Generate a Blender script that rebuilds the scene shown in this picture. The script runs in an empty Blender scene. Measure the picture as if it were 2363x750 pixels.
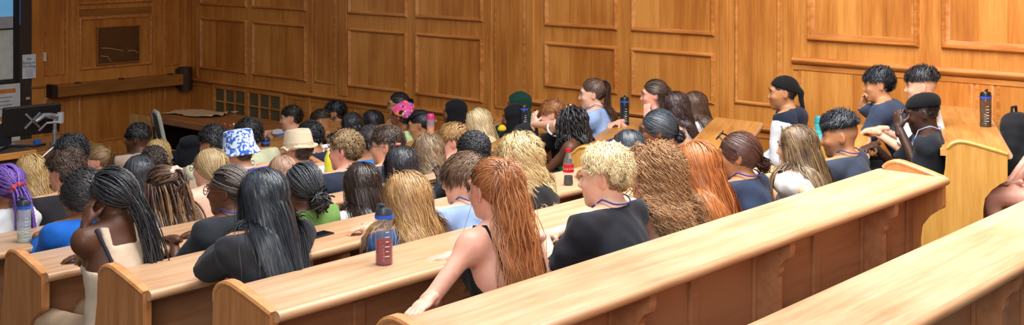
import bpy, bmesh, math, random
import numpy as np
from mathutils import Vector, Matrix
PI = math.pi
rng = np.random.default_rng(7)
random.seed(7)
SC = bpy.context.scene
COL = SC.collection
FZ = 2.78           # camera height above the well floor

# ------------------------------------------------------------------ materials
MATS = {}
def srgb(h):
    if isinstance(h, str):
        h = h.lstrip('#'); c = [int(h[i:i+2], 16)/255 for i in (0, 2, 4)]
    else:
        c = list(h)
    return tuple((x/12.92 if x <= .04045 else ((x+.055)/1.055)**2.4) for x in c) + (1.0,)

class NT:
    def __init__(s, name):
        s.m = bpy.data.materials.new(name); s.m.use_nodes = True
        s.t = s.m.node_tree; s.n = s.t.nodes; s.l = s.t.links
        s.b = s.n['Principled BSDF']
    def add(s, typ, **kw):
        n = s.n.new(typ)
        for k, v in kw.items(): setattr(n, k, v)
        return n
    def link(s, a, b): s.l.new(a, b)
    def ramp(s, stops):
        r = s.add('ShaderNodeValToRGB'); e = r.color_ramp.elements
        while len(e) < len(stops): e.new(.5)
        for i, (p, c) in enumerate(stops): e[i].position = p; e[i].color = c
        return r
    def noise(s, vec, scale, detail=4, rough=.55):
        n = s.add('ShaderNodeTexNoise'); n.inputs['Scale'].default_value = scale
        n.inputs['Detail'].default_value = detail; n.inputs['Roughness'].default_value = rough
        if vec is not None: s.link(vec, n.inputs['Vector'])
        return n
    def mapping(s, scale, coord='Object', loc=None):
        tc = s.add('ShaderNodeTexCoord'); m = s.add('ShaderNodeMapping')
        m.inputs['Scale'].default_value = scale
        s.link(tc.outputs[coord], m.inputs['Vector'])
        return m
    def bump(s, h, strength=.1, dist=.01):
        b = s.add('ShaderNodeBump'); b.inputs['Strength'].default_value = strength
        b.inputs['Distance'].default_value = dist
        s.link(h, b.inputs['Height']); s.link(b.outputs[0], s.b.inputs['Normal'])

def plain(name, c, rough=.6, metal=0., spec=.5, bump=0, alpha=None, emit=None, trans=0, coat=0):
    key = ('plain', name)
    if key in MATS: return MATS[key]
    t = NT(name); p = t.b
    t_c = srgb(c)
    m = t.mapping((1, 1, 1)); nz = t.noise(m.outputs[0], 60 if bump else 9, 3)
    mx = t.add('ShaderNodeMix', data_type='RGBA'); mx.inputs[0].default_value = .5
    r = t.ramp([(.3, tuple(x*.86 for x in t_c[:3])+(1,)), (.7, tuple(min(1, x*1.08) for x in t_c[:3])+(1,))])
    t.link(nz.outputs[0], r.inputs[0]); t.link(r.outputs[0], p.inputs['Base Color'])
    p.inputs['Roughness'].default_value = rough; p.inputs['Metallic'].default_value = metal
    p.inputs['Specular IOR Level'].default_value = spec
    p.inputs['Transmission Weight'].default_value = trans
    p.inputs['Coat Weight'].default_value = coat
    if bump: t.bump(nz.outputs[0], bump, .004)
    if emit: 
        p.inputs['Emission Color'].default_value = t_c; p.inputs['Emission Strength'].default_value = emit
    MATS[key] = t.m
    return t.m

def wood(name, dark, mid, light, axis='x', rough=.4, scale=1., coat=.15, plank=0):
    """oak: long grain along one axis of the object"""
    key = ('wood', name)
    if key in MATS: return MATS[key]
    t = NT(name)
    long_, cross = 1.1*scale, 13.*scale
    s = {'x': (long_, cross, cross), 'y': (cross, long_, cross), 'z': (cross, cross, long_)}[axis]
    m = t.mapping(s)
    oi = t.add('ShaderNodeObjectInfo')
    va = t.add('ShaderNodeVectorMath', operation='MULTIPLY_ADD')
    cmb = t.add('ShaderNodeCombineXYZ')
    for i in range(3): t.link(oi.outputs['Random'], cmb.inputs[i])
    va.inputs[1].default_value = (37, 53, 71)
    t.link(cmb.outputs[0], va.inputs[0]); t.link(m.outputs[0], va.inputs[2])
    v = va.outputs[0]
    n1 = t.noise(v, 1.6, 5, .6); n2 = t.noise(v, 7.5, 3, .6)
    m2 = t.mapping((.9, .9, .9)); n3 = t.noise(m2.outputs[0], 1.3, 2)
    a = t.add('ShaderNodeMath', operation='MULTIPLY_ADD'); a.inputs[1].default_value = .35
    t.link(n2.outputs[0], a.inputs[0]); t.link(n1.outputs[0], a.inputs[2])
    b = t.add('ShaderNodeMath', operation='MULTIPLY_ADD'); b.inputs[1].default_value = .7
    t.link(n3.outputs[0], b.inputs[0]); t.link(a.outputs[0], b.inputs[2])
    src = b.outputs[0]
    geo = t.add('ShaderNodeNewGeometry')
    c = t.add('ShaderNodeMath', operation='MULTIPLY_ADD'); c.inputs[1].default_value = .22 + plank
    t.link(geo.outputs['Random Per Island'], c.inputs[0]); t.link(src, c.inputs[2])
    src = c.outputs[0]
    r = t.ramp([(.78, srgb(dark)), (1.04, srgb(mid)), (1.32, srgb(light))])
    # ramp positions are clamped to 0-1, so bring the sum into range first
    mr = t.add('ShaderNodeMapRange'); mr.inputs[1].default_value = .65; mr.inputs[2].default_value = 1.4 + plank
    t.link(src, mr.inputs[0])
    e = r.color_ramp.elements
    e[0].position, e[1].position, e[2].position = .12, .5, .9
    t.link(mr.outputs[0], r.inputs[0]); t.link(r.outputs[0], t.b.inputs['Base Color'])
    t.b.inputs['Roughness'].default_value = rough; t.b.inputs['Coat Weight'].default_value = coat
    t.b.inputs['Coat Roughness'].default_value = .3
    t.bump(n2.outputs[0], .08, .003)
    MATS[key] = t.m
    return t.m

def skin_mat():
    if 'skin' in MATS: return MATS['skin']
    t = NT('skin'); at = t.add('ShaderNodeVertexColor'); at.layer_name = 'Col'
    m = t.mapping((1, 1, 1)); nz = t.noise(m.outputs[0], 45, 3)
    mx = t.add('ShaderNodeMix', data_type='RGBA', blend_type='MULTIPLY'); mx.inputs[0].default_value = .35
    r = t.ramp([(.3, (.72, .68, .66, 1)), (.65, (1, 1, 1, 1))]); t.link(nz.outputs[0], r.inputs[0])
    t.link(at.outputs['Color'], mx.inputs['A']); t.link(r.outputs[0], mx.inputs['B'])
    t.link(mx.outputs['Result'], t.b.inputs['Base Color'])
    t.b.inputs['Roughness'].default_value = .5
    t.b.inputs['Subsurface Weight'].default_value = .12
    t.b.inputs['Subsurface Radius'].default_value = (.012, .005, .003)
    t.b.inputs['Subsurface Scale'].default_value = .6
    MATS['skin'] = t.m
    return t.m

def hair_mat(c1, c2, rough=.42, stripe=0):
    key = ('hair', c1, c2, stripe)
    if key in MATS: return MATS[key]
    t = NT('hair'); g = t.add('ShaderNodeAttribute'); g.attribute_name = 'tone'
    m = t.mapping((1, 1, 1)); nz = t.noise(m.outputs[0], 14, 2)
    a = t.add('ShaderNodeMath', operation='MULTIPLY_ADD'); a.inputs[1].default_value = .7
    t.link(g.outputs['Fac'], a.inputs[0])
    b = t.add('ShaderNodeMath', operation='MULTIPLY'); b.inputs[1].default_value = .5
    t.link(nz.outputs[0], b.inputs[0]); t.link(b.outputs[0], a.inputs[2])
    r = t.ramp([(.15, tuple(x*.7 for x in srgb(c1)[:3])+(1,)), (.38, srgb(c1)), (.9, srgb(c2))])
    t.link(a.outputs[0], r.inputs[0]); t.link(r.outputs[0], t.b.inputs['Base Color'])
    t.b.inputs['Roughness'].default_value = rough
    t.b.inputs['Specular IOR Level'].default_value = .5
    if stripe:
        w = t.add('ShaderNodeTexWave'); w.inputs['Scale'].default_value = stripe; w.bands_direction = 'Z'
        w.inputs['Distortion'].default_value = 4
        t.link(m.outputs[0], w.inputs['Vector']); t.bump(w.outputs[0], .6, .004)
    MATS[key] = t.m
    return t.m

def cloth(name, c, c2=None, kind='plain', rough=.9, scale=1.):
    key = ('cloth', name, c, c2, kind)
    if key in MATS: return MATS[key]
    t = NT(name); p = t.b; m = t.mapping((1, 1, 1)); base = srgb(c)
    nz = t.noise(m.outputs[0], 7, 3); fine = t.noise(m.outputs[0], 350, 2)
    if kind == 'plain':
        r = t.ramp([(.3, tuple(x*.8 for x in base[:3])+(1,)), (.7, tuple(min(1, x*1.1) for x in base[:3])+(1,))])
        t.link(nz.outputs[0], r.inputs[0]); out = r.outputs[0]
    elif kind == 'blotch':            # tie-dye / floral
        n2 = t.noise(m.outputs[0], 22*scale, 3, .6); n2.inputs['Distortion'].default_value = 1.2
        r = t.ramp([(.36, srgb(c2)), (.46, srgb(c2)), (.52, base), (.7, base)]); t.link(n2.outputs[0], r.inputs[0]); out = r.outputs[0]
    elif kind == 'multi':
        v = t.add('ShaderNodeTexVoronoi'); v.inputs['Scale'].default_value = 26*scale
        n2 = t.noise(m.outputs[0], 9, 2); mm = t.add('ShaderNodeMix', data_type='RGBA'); mm.inputs[0].default_value = .25
        t.link(m.outputs[0], mm.inputs['A']); t.link(n2.outputs[1], mm.inputs['B']); t.link(mm.outputs['Result'], v.inputs['Vector'])
        sx = t.add('ShaderNodeSeparateColor'); t.link(v.outputs['Color'], sx.inputs[0])
        r = t.ramp([(0, srgb('#e0508c')), (.22, srgb('#c67ad0')), (.4, srgb('#f08a5a')), (.55, srgb('#f2e04a')), (.7, srgb('#7a4fb0')), (.82, srgb('#222222')), (.9, srgb('#e86fa0'))])
        r.color_ramp.interpolation = 'CONSTANT'
        t.link(sx.outputs[0], r.inputs[0]); out = r.outputs[0]
    elif kind == 'speck':
        v = t.add('ShaderNodeTexVoronoi'); v.inputs['Scale'].default_value = 75*scale; t.link(m.outputs[0], v.inputs['Vector'])
        r = t.ramp([(0, srgb(c2)), (.2, srgb(c2)), (.27, base), (1, base)]); t.link(v.outputs['Distance'], r.inputs[0]); out = r.outputs[0]
    elif kind == 'plaid':
        outs = []
        for ax in ('X', 'Z'):
            w = t.add('ShaderNodeTexWave'); w.bands_direction = ax; w.inputs['Scale'].default_value = 9*scale
            t.link(m.outputs[0], w.inputs['Vector']); outs.append(w.outputs[1])
        a = t.add('ShaderNodeMath', operation='ADD'); t.link(outs[0], a.inputs[0]); t.link(outs[1], a.inputs[1])
        h = t.add('ShaderNodeMath', operation='MULTIPLY'); h.inputs[1].default_value = .5; t.link(a.outputs[0], h.inputs[0])
        r = t.ramp([(.1, srgb(c2)), (.4, base), (.62, base), (.9, srgb('#f3e9dc'))]); t.link(h.outputs[0], r.inputs[0]); out = r.outputs[0]
    t.link(out, p.inputs['Base Color'])
    p.inputs['Roughness'].default_value = rough; p.inputs['Specular IOR Level'].default_value = .2
    p.inputs['Sheen Weight'].default_value = .06
    bm_ = t.add('ShaderNodeMath', operation='MULTIPLY_ADD'); bm_.inputs[1].default_value = .12
    t.link(fine.outputs[0], bm_.inputs[0]); t.link(nz.outputs[0], bm_.inputs[2])
    t.bump(bm_.outputs[0], .35, .02)
    MATS[key] = t.m
    return t.m

def clear_mat(name, c, rough=.05, alpha=.35):
    """thin clear plastic"""
    key = ('clear', name)
    if key in MATS: return MATS[key]
    t = NT(name); p = t.b
    m = t.mapping((1, 1, 1)); nz = t.noise(m.outputs[0], 20, 2)
    r = t.ramp([(.3, srgb(c)), (.8, tuple(min(1, x*1.2) for x in srgb(c)[:3])+(1,))]); t.link(nz.outputs[0], r.inputs[0])
    t.link(r.outputs[0], p.inputs['Base Color'])
    p.inputs['Roughness'].default_value = rough; p.inputs['Alpha'].default_value = alpha
    p.inputs['Specular IOR Level'].default_value = .7
    MATS[key] = t.m
    return t.m

# ------------------------------------------------------------------ objects
def tag(o, label=None, cat=None, group=None, kind=None):
    if label: o['label'] = label
    if cat: o['category'] = cat
    if group: o['group'] = group
    if kind: o['kind'] = kind
    return o
def empty(name, loc=(0, 0, 0), rz=0, label=None, cat=None, group=None, kind=None):
    o = bpy.data.objects.new(name, None); COL.objects.link(o); o.empty_display_size = .1
    o.location = loc; o.rotation_euler = (0, 0, rz)
    return tag(o, label, cat, group, kind)
def link(name, me, mat=None, parent=None, loc=None, rot=None):
    o = bpy.data.objects.new(name, me); COL.objects.link(o)
    if mat is not None:
        for m in (mat if isinstance(mat, (list, tuple)) else [mat]): me.materials.append(m)
    if parent is not None: o.parent = parent
    if loc is not None: o.location = loc
    if rot is not None: o.rotation_euler = rot
    return o
def np_mesh(name, V, Q, smooth=True, T=None, matidx=None):
    """mesh from numpy verts and quads (and optional triangles)"""
    V = np.asarray(V, np.float32); me = bpy.data.meshes.new(name)
    Q = np.asarray(Q, np.int32).reshape(-1, 4)
    T = np.zeros((0, 3), np.int32) if T is None else np.asarray(T, np.int32).reshape(-1, 3)
    me.vertices.add(len(V)); me.vertices.foreach_set('co', V.ravel())
    nl = Q.size + T.size; me.loops.add(nl)
    me.loops.foreach_set('vertex_index', np.concatenate([Q.ravel(), T.ravel()]).astype(np.int32))
    nf = len(Q)+len(T); me.polygons.add(nf)
    st = np.concatenate([np.arange(len(Q))*4, Q.size+np.arange(len(T))*3]).astype(np.int32)
    me.polygons.foreach_set('loop_start', st)
    if matidx is not None: me.polygons.foreach_set('material_index', np.asarray(matidx, np.int32))
    me.polygons.foreach_set('use_smooth', np.full(nf, smooth, bool))
    me.update(calc_edges=True); me.validate()
    return me
class MB:
    """collects shapes for one mesh"""
    def __init__(s): s.bm = bmesh.new()
    def box(s, lo, hi, bev=0, seg=1):
        lo = Vector(lo); hi = Vector(hi)
        r = bmesh.ops.create_cube(s.bm, size=1)
        for v in r['verts']:
            v.co = Vector([(lo[i]+hi[i])/2 + v.co[i]*(hi[i]-lo[i]) for i in range(3)])
        if bev:
            es = list({e for v in r['verts'] for e in v.link_edges})
            bmesh.ops.bevel(s.bm, geom=es, offset=bev, segments=seg, profile=.5, affect='EDGES')
        return s
    def obox(s, c, half, M, bev=0):
        n0 = len(s.bm.verts); r = bmesh.ops.create_cube(s.bm, size=1)
        for v in r['verts']: v.co = Vector((v.co.x*2*half[0], v.co.y*2*half[1], v.co.z*2*half[2]))
        if bev:
            es = list({e for v in r['verts'] for e in v.link_edges})
            rr = bmesh.ops.bevel(s.bm, geom=es, offset=bev, segments=2, profile=.5, affect='EDGES')
        s.bm.verts.ensure_lookup_table()
        for v in s.bm.verts[n0:]: v.co = Vector(c) + M @ v.co
        return s
    def prism(s, pts, a, b, ax='x'):
        """polygon pts extruded from a to b along axis; pts are the other two coordinates in order"""
        def mk(p, t):
            if ax == 'x': return (t, p[0], p[1])
            if ax == 'y': return (p[0], t, p[1])
            return (p[0], p[1], t)
        n = len(pts)
        A = [s.bm.verts.new(mk(p, a)) for p in pts]; B = [s.bm.verts.new(mk(p, b)) for p in pts]
        fs = [s.bm.faces.new(A), s.bm.faces.new(B)]
        for i in range(n): fs.append(s.bm.faces.new((A[i], A[(i+1) % n], B[(i+1) % n], B[i])))
        bmesh.ops.recalc_face_normals(s.bm, faces=fs)
        return s
    def cyl(s, p, q, r, r2=None, seg=16, cap=True):
        p = Vector(p); q = Vector(q); d = q-p; r2 = r if r2 is None else r2
        M = Matrix.Translation((p+q)/2) @ d.to_track_quat('Z', 'Y').to_matrix().to_4x4()
        bmesh.ops.create_cone(s.bm, cap_ends=cap, cap_tris=False, segments=seg, radius1=r, radius2=r2, depth=d.length, matrix=M)
        return s
    def sph(s, c, r, seg=16, sc=(1, 1, 1), M=None):
        mm = Matrix.Translation(c) @ (M.to_4x4() if M is not None else Matrix.Identity(4)) @ Matrix.Diagonal((r*sc[0], r*sc[1], r*sc[2], 1))
        bmesh.ops.create_uvsphere(s.bm, u_segments=seg, v_segments=max(6, seg//2), radius=1, matrix=mm)
        return s
    def lathe(s, prof, seg=24, sx=1, sy=1, off=(0, 0, 0), M=None, fn=None, close=True):
        rings = []
        for (r, z) in prof:
            ring = []
            for k in range(seg):
                a = 2*PI*k/seg
                co = Vector((r*math.cos(a)*sx, r*math.sin(a)*sy, z))
                if fn: co = Vector(fn(co, a))
                if M is not None: co = M @ co
                ring.append(s.bm.verts.new(co+Vector(off)))
            rings.append(ring)
        fs = []
        for i in range(len(rings)-1):
            for k in range(seg):
                fs.append(s.bm.faces.new((rings[i][k], rings[i][(k+1) % seg], rings[i+1][(k+1) % seg], rings[i+1][k])))
        if close:
            fs.append(s.bm.faces.new(rings[0][::-1])); fs.append(s.bm.faces.new(rings[-1]))
        bmesh.ops.recalc_face_normals(s.bm, faces=fs)
        return s
    def tube(s, pts, r, seg=8, closed=False, cap=True):
        pts = [Vector(p) for p in pts]; n = len(pts); rings = []
        rr = r if isinstance(r, (list, tuple)) else [r]*n
        nrm = None
        for i, p in enumerate(pts):
            a = pts[(i-1) % n] if (closed or i > 0) else p
            b = pts[(i+1) % n] if (closed or i < n-1) else p
            t = (b-a).normalized()
            if nrm is None:
                nrm = t.orthogonal().normalized()
            nrm = (nrm - t*nrm.dot(t)).normalized(); bn = t.cross(nrm)
            rings.append([s.bm.verts.new(p + (nrm*math.cos(2*PI*k/seg)+bn*math.sin(2*PI*k/seg))*rr[i]) for k in range(seg)])
        m = n if closed else n-1
        for i in range(m):
            A = rings[i]; B = rings[(i+1) % n]
            for k in range(seg): s.bm.faces.new((A[k], A[(k+1) % seg], B[(k+1) % seg], B[k]))
        if not closed and cap:
            s.bm.faces.new(rings[0][::-1]); s.bm.faces.new(rings[-1])
        return s
    def build(s, name, mat, parent=None, smooth=False, loc=None, rot=None, auto=True):
        me = bpy.data.meshes.new(name); s.bm.normal_update(); s.bm.to_mesh(me); s.bm.free()
        if smooth:
            me.polygons.foreach_set('use_smooth', np.full(len(me.polygons), True))
            if auto:
                try: me.set_sharp_from_angle(angle=.7)
                except Exception: pass
        return link(name, me, mat, parent, loc, rot)
def arc(cx, cy, r, a0, a1, n=6):
    return [(cx+r*math.cos(a0+(a1-a0)*i/n), cy+r*math.sin(a0+(a1-a0)*i/n)) for i in range(n+1)]
def text(name, body, size, mat, parent, loc, rot, extrude=.0005, align='CENTER'):
    cu = bpy.data.curves.new(name, 'FONT'); cu.body = body; cu.size = size; cu.extrude = extrude
    cu.align_x = align; cu.align_y = 'CENTER'
    o = bpy.data.objects.new(name, cu); COL.objects.link(o)
    dg = bpy.context.evaluated_depsgraph_get(); me = bpy.data.meshes.new_from_object(o.evaluated_get(dg))
    bpy.data.objects.remove(o); bpy.data.curves.remove(cu)
    me.materials.clear()
    return link(name, me, mat, parent, loc, rot)
# ------------------------------------------------------------------ woods
OAK_DESK = wood('light oak desk', '#a47753', '#c09672', '#cfac8c', 'x', rough=.42, scale=.8, coat=.1)
OAK_GOLD = wood('golden oak end', '#a8742e', '#c48d3e', '#d6a456', 'z', rough=.42, scale=.8, coat=.15)
OAK_SIDE = wood('brown oak desk', '#94602a', '#b37b3c', '#c99454', 'x', rough=.4, scale=.8, coat=.15)  # same oak as the long desks, darkened for weaker light and darker varnish
OAK_NOSE = wood('oak nosing', '#a4734c', '#b98a63', '#cba07a', 'x', rough=.4, scale=.8, coat=.15)
OAK_END = wood('tan oak end', '#a0633a', '#b87a48', '#cc925e', 'z', rough=.42, scale=1., coat=.15)
OAK_KNEE = wood('brown oak front', '#8a5838', '#a26c48', '#b5815c', 'x', rough=.45, scale=.9, coat=.1)
OAK_WALL = wood('wall oak', '#8e4e1b', '#b46c28', '#cf8a40', 'z', rough=.42, scale=.7, coat=.1)
OAK_PANEL = wood('panel oak', '#90501d', '#b9712c', '#d79246', 'z', rough=.4, scale=.6, coat=.1, plank=.25)
OAK_RAIL = wood('rail oak', '#905020', '#b46c2d', '#d08c46', 'y', rough=.38, scale=1., coat=.2)
OAK_RAILX = wood('beam oak', '#744116', '#8f5821', '#a56a2c', 'x', rough=.45, scale=1., coat=.1)
DARK = plain('near black', '#171513', .6)

# ------------------------------------------------------------------ room
WX, FY = 9.5, 14.28
def ring_panel(name, parent, mp, u0, u1, v0, v1, planks=3, w=.055, h=.03, fmat=None):
    """framed panel: boards with a raised moulding round them"""
    f = MB(); n = max(1, planks)
    edges = [u0+w*.8+(u1-u0-1.6*w)*i/n for i in range(n+1)]
    for i in range(n):
        a, b = edges[i], edges[i+1]-.0015
        q = [mp(a, v0+w*.8, .006), mp(b, v0+w*.8, .006), mp(b, v1-w*.8, .006), mp(a, v1-w*.8, .006)]
        fc = f.bm.faces.new([f.bm.verts.new(p) for p in q])
    bmesh.ops.recalc_face_normals(f.bm, faces=f.bm.faces[:])
    fld = f.build('panel', fmat or OAK_PANEL, parent)
    m = MB(); prof = [(0, 0), (.006, h*.55), (.016, h), (.026, h*1.05), (.034, h*.8), (.04, h*.45), (w*.82, h*.3), (w, 0.002)]
    rings = []
    for (o, hh) in prof:
        rings.append([m.bm.verts.new(mp(u, v, hh)) for (u, v) in ((u0+o, v0+o), (u1-o, v0+o), (u1-o, v1-o), (u0+o, v1-o))])
    for i in range(len(rings)-1):
        for k in range(4):
            m.bm.faces.new((rings[i][k], rings[i][(k+1) % 4], rings[i+1][(k+1) % 4], rings[i+1][k]))
    bmesh.ops.recalc_face_normals(m.bm, faces=m.bm.faces[:])
    m.build('moulding', OAK_RAIL, fld, smooth=True, auto=True)
    return fld
def slab(name, mat, parent, mp, u0, u1, v0, v1, h):
    m = MB(); P = [mp(u, v, hh) for hh in (-.02, h) for (u, v) in ((u0, v0), (u1, v0), (u1, v1), (u0, v1))]
    lo = [min(p[i] for p in P) for i in range(3)]; hi = [max(p[i] for p in P) for i in range(3)]
    return m.box(lo, hi, min(.006, h*.4)).build(name, mat, parent)
mpR = lambda u, v, h: (WX-h, u, v)
mpF = lambda u, v, h: (u, FY-h, v)

def room():
    fl = MB().box((-5, -2, -.2), (WX+.3, FY+.3, 0)).build('floor', plain('dark brown lino', '#4a3a2c', .5)); tag(fl, kind='structure')
    wr = MB().box((WX, -2, 0), (WX+.25, FY+.25, 4.3)).build('wall_right', OAK_WALL); tag(wr, kind='structure')
    wf = MB().box((-2, FY, 0), (WX, FY+.25, 4.3)).build('wall_front', OAK_WALL); tag(wf, kind='structure')
    TOP = 2.75
    # right wall panels, far to near
    for (a, b) in ((13.0, 14.04), (11.8, 12.89), (10.02, 11.03), (8.86, 9.89)):
        ring_panel('panel', wr, mpR, a, b, 1.045, 1.745, 3)
        ring_panel('panel', wr, mpR, a, b, 1.90, TOP, 3)
    for (a, b) in ((7.09, 8.01), (6.0, 6.93)):
        ring_panel('panel', wr, mpR, a, b, 1.285, 1.75, 3)
        ring_panel('panel', wr, mpR, a, b, 1.90, TOP, 3)
    for (a, b) in ((4.09, 5.08), (2.88, 3.91), (1.67, 2.7)):
        ring_panel('panel', wr, mpR, a, b, 1.915, TOP, 4, w=.075, h=.04)
    ring_panel('panel', wr, mpR, 11.26, 11.66, 1.04, TOP, 1, w=.035, h=.012)
    ring_panel('panel', wr, mpR, 8.27, 8.71, 1.0, TOP, 2, w=.03, h=.01)
    ring_panel('panel', wr, mpR, 5.33, 5.80, 1.31, TOP, 2, w=.045, h=.02)
    # flat stile strips beside the narrow panels
    for (a, b) in ((11.68, 11.74), (11.05, 11.2), (8.73, 8.82), (8.15, 8.25), (5.86, 5.95), (5.21, 5.31), (14.1, 14.16)):
        slab('stile', OAK_WALL, wr, mpR, a, b, .93, TOP, .016)
    # lower boards under the dado
    for (a, b, z0, z1) in ((11.8, 12.15, .12, .86), (10.9, 11.7, .12, .84), (9.9, 10.8, .12, .84), (8.9, 9.8, .12, .84), (13.75, 14.2, .12, .86)):
        ring_panel('panel', wr, mpR, a, b, z0, z1, 2, w=.03, h=.01)
    for (a, b) in ((7.1, 8.08), (6.0, 6.95), (5.3, 5.85)):
        ring_panel('panel', wr, mpR, a, b, .3, 1.07, 2, w=.04, h=.015)
    for (a, b, n) in ((3.66, 5.17, 3), (3.5, 3.645, 1), (2.2, 3.485, 2), (.8, 2.15, 2)):
        ring_panel('panel', wr, mpR, a, b, 1.0, 1.70, n, w=.02, h=.008)
    for (a, b) in ((12.17, 12.25), (11.72, 11.79)):
        slab('stile', OAK_WALL, wr, mpR, a, b, .1, .88, .02)
    # dado rails: stepped up with the tiers
    prof = [(0, 0), (.02, .0), (.045, .02), (.05, .035), (.035, .045), (.03, .06), (.012, .065), (0, .065)]
    for (z, a, b) in ((.86, 8.2, FY), (1.09, 5.21, 8.2), (1.71, -2, 5.21)):
        m = MB().prism([(WX-p[0], z+p[1]) for p in prof], a, b, 'y'); m.build('dado_rail', OAK_RAIL, wr, smooth=True)
        sl = MB().box((WX-.014, a, z-.05), (WX, b, z-.005), .004).build('dado_rail', OAK_RAIL, wr)
    # lattice grilles low on the wall
    GL = plain('dark grey-green grille glass', '#5b543d', .5)
    for (a, b) in ((13.03, 13.68), (12.3, 12.94)):
        g = MB()
        for (u0, u1, v0, v1) in ((a-.05, a, .1, .9), (b, b+.05, .1, .9), (a, b, .1, .16), (a, b, .82, .87)):
            g.box((WX-.03, u0, v0), (WX-.001, u1, v1), .004)
        for i in (1, 2):
            u = a+(b-a)*i/3; g.box((WX-.028, u-.012, .16), (WX-.004, u+.012, .82))
        for i in (1, 2, 3):
            v = .16+.66*i/4; g.box((WX-.027, a, v-.009), (WX-.005, b, v+.009))
        fr = g.build('lattice_grille', OAK_RAIL, wr)
        MB().box((WX-.008, a, .15), (WX-.0005, b, .83)).build('pane', GL, fr)
    # ---- front wall
    ring_panel('panel', wf, mpF, 7.87, 8.92, 1.13, 1.80, 1, w=.05, h=.02, fmat=OAK_WALL)
    ring_panel('panel', wf, mpF, 7.87, 8.92, 1.95, TOP, 2, w=.05, h=.02)
    ring_panel('panel', wf, mpF, 7.41, 7.70, 1.09, TOP, 1, w=.03, h=.01)
    ring_panel('panel', wf, mpF, 9.1, 9.35, 1.09, TOP, 1, w=.02, h=.008)
    ring_panel('panel', wf, mpF, 7.87, 8.92, .2, .84, 2, w=.03, h=.012)
    ring_panel('panel', wf, mpF, 7.41, 7.70, .2, .84, 1, w=.03, h=.012)
    ring_panel('panel', wf, mpF, 9.1, 9.35, .2, .84, 1, w=.02, h=.01)
    for (a, b) in ((7.74, 7.84), (8.95, 9.06), (9.4, 9.5)):
        slab('stile', OAK_WALL, wf, mpF, a, b, .14, TOP, .018)
    slab('baseboard', OAK_WALL, wf, mpF, 7.39, 9.5, 0, .14, .03)
    pil = slab('pilaster', OAK_PANEL, wf, mpF, 7.23, 7.395, 0, 3.5, .05)
    slab('band', OAK_RAILX, pil, mpF, 7.215, 7.41, .965, .995, .065)
    # glazed hatch in the middle panel
    gz = MB().box((8.12, FY-.03, 1.2), (8.7, FY-.008, 1.65)).build('hatch_pane', plain('dark reflecting glass', '#5f3d20', .12, spec=.8), wf)
    fm = MB()
    for (u0, u1, v0, v1) in ((8.105, 8.12, 1.185, 1.665), (8.7, 8.715, 1.185, 1.665), (8.12, 8.7, 1.185, 1.2), (8.12, 8.7, 1.65, 1.665)):
        fm.box((u0, FY-.04, v0), (u1, FY-.005, v1), .002)
    fm.build('hatch_frame', OAK_RAILX, gz)
    ln = MB().tube([(8.16, FY-.033, 1.40), (8.3, FY-.034, 1.385), (8.47, FY-.033, 1.345)], .006, 6).tube([(8.54, FY-.033, 1.34), (8.63, FY-.034, 1.34), (8.69, FY-.033, 1.30)], .006, 6)
    ln.tube([(8.15, FY-.033, 1.30), (8.25, FY-.034, 1.285), (8.30, FY-.033, 1.22)], .006, 6).build('etched_line', plain('pale line', '#b89a78', .5), gz, smooth=True)
    slab('head_rail', OAK_RAILX, wf, mpF, 7.88, 8.9, 1.815, 1.9, .012)
    # wooden beam along the front wall with its corner block
    bm_ = empty('wall_beam', (8.4, FY-.11, .85), 0, 'long horizontal wooden beam across the front wall below the hatch', 'beam')
    MB().box((-.90, -.1, 0), (.86, .11, .14), .008).build('beam', OAK_RAILX, bm_)
    MB().box((-.955, -.06, -.01), (-.9, .11, .15), .004).build('end_block', plain('dark beam end', '#2c1a0e', .7), bm_)
    cb = MB().cyl((.96, .02, -.09), (.96, .02, .22), .09, seg=20).box((.86, -.02, -.06), (1.05, .11, .2), .01)
    cb.build('corner_block', plain('dark brown block', '#3a2312', .6), bm_, smooth=True)
    for u in (-.6, .0, .72): MB().cyl((u, .0, .13), (u, .0, .155), .035, seg=10).build('peg', plain('dark peg', '#3d2411', .6), bm_)
    # ---- screen wall on the left
    scr = empty('projection_screen', (5.5, FY-.04, 1.0), 0, 'white projection screen at the far left with a blue sky band', 'screen')
    MB().box((-2.5, -.02, .11), (1.5, .03, 2.4), .005).build('screen_surface', plain('screen white', '#d6dbd8', .7), scr)
    MB().box((-2.5, -.03, .86), (1.49, -.021, 1.6), 0).build('slide_sky', plain('slide blue', '#6fb4e6', .6, emit=.35), scr)
    MB().box((-2.5, -.031, 1.08), (1.49, -.0301, 1.6), 0).build('slide_cloud', plain('slide pale', '#cfe6f5', .6, emit=.35), scr)
    MB().box((-2.5, -.03, .72), (1.49, -.021, .86), 0).build('slide_band', plain('slide grey', '#b3b5bd', .7), scr)
    MB().box((-2.5, -.035, .705), (1.5, -.02, .72), 0).build('slide_line', DARK, scr)
    MB().box((1.5, -.05, .05), (1.56, .03, 2.4), .004).build('screen_edge', DARK, scr)
    MB().box((-2.5, -.05, .06), (1.5, .03, .11), .004).build('bottom_bar', plain('dark bar', '#2b2b2c', .5), scr)
    dk = slab('trim_1', plain('dark grey-brown pillar', '#3b322d', .5), None, mpF, 7.06, 7.23, 0, 3.5, .06); tag(dk, kind='structure')
    slab('blue_reflection', plain('blue reflection', '#2f5f9e', .5, emit=.2), dk, mpF, 7.065, 7.09, 1.75, 3.4, .066)  # painted blue reflection on the pillar edge, given a faint glow
    # no eating sign
    sg = empty('notice', (7.19, FY-.068, 1.245), 0, 'white no eating or drinking notice taped to the dark pillar', 'sign')
    MB().box((-.085, -.003, -.145), (.085, .003, .145)).build('sheet', plain('paper white', '#dfe3ee', .8), sg)
    INK = plain('navy ink', '#2b3560', .8)
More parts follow.
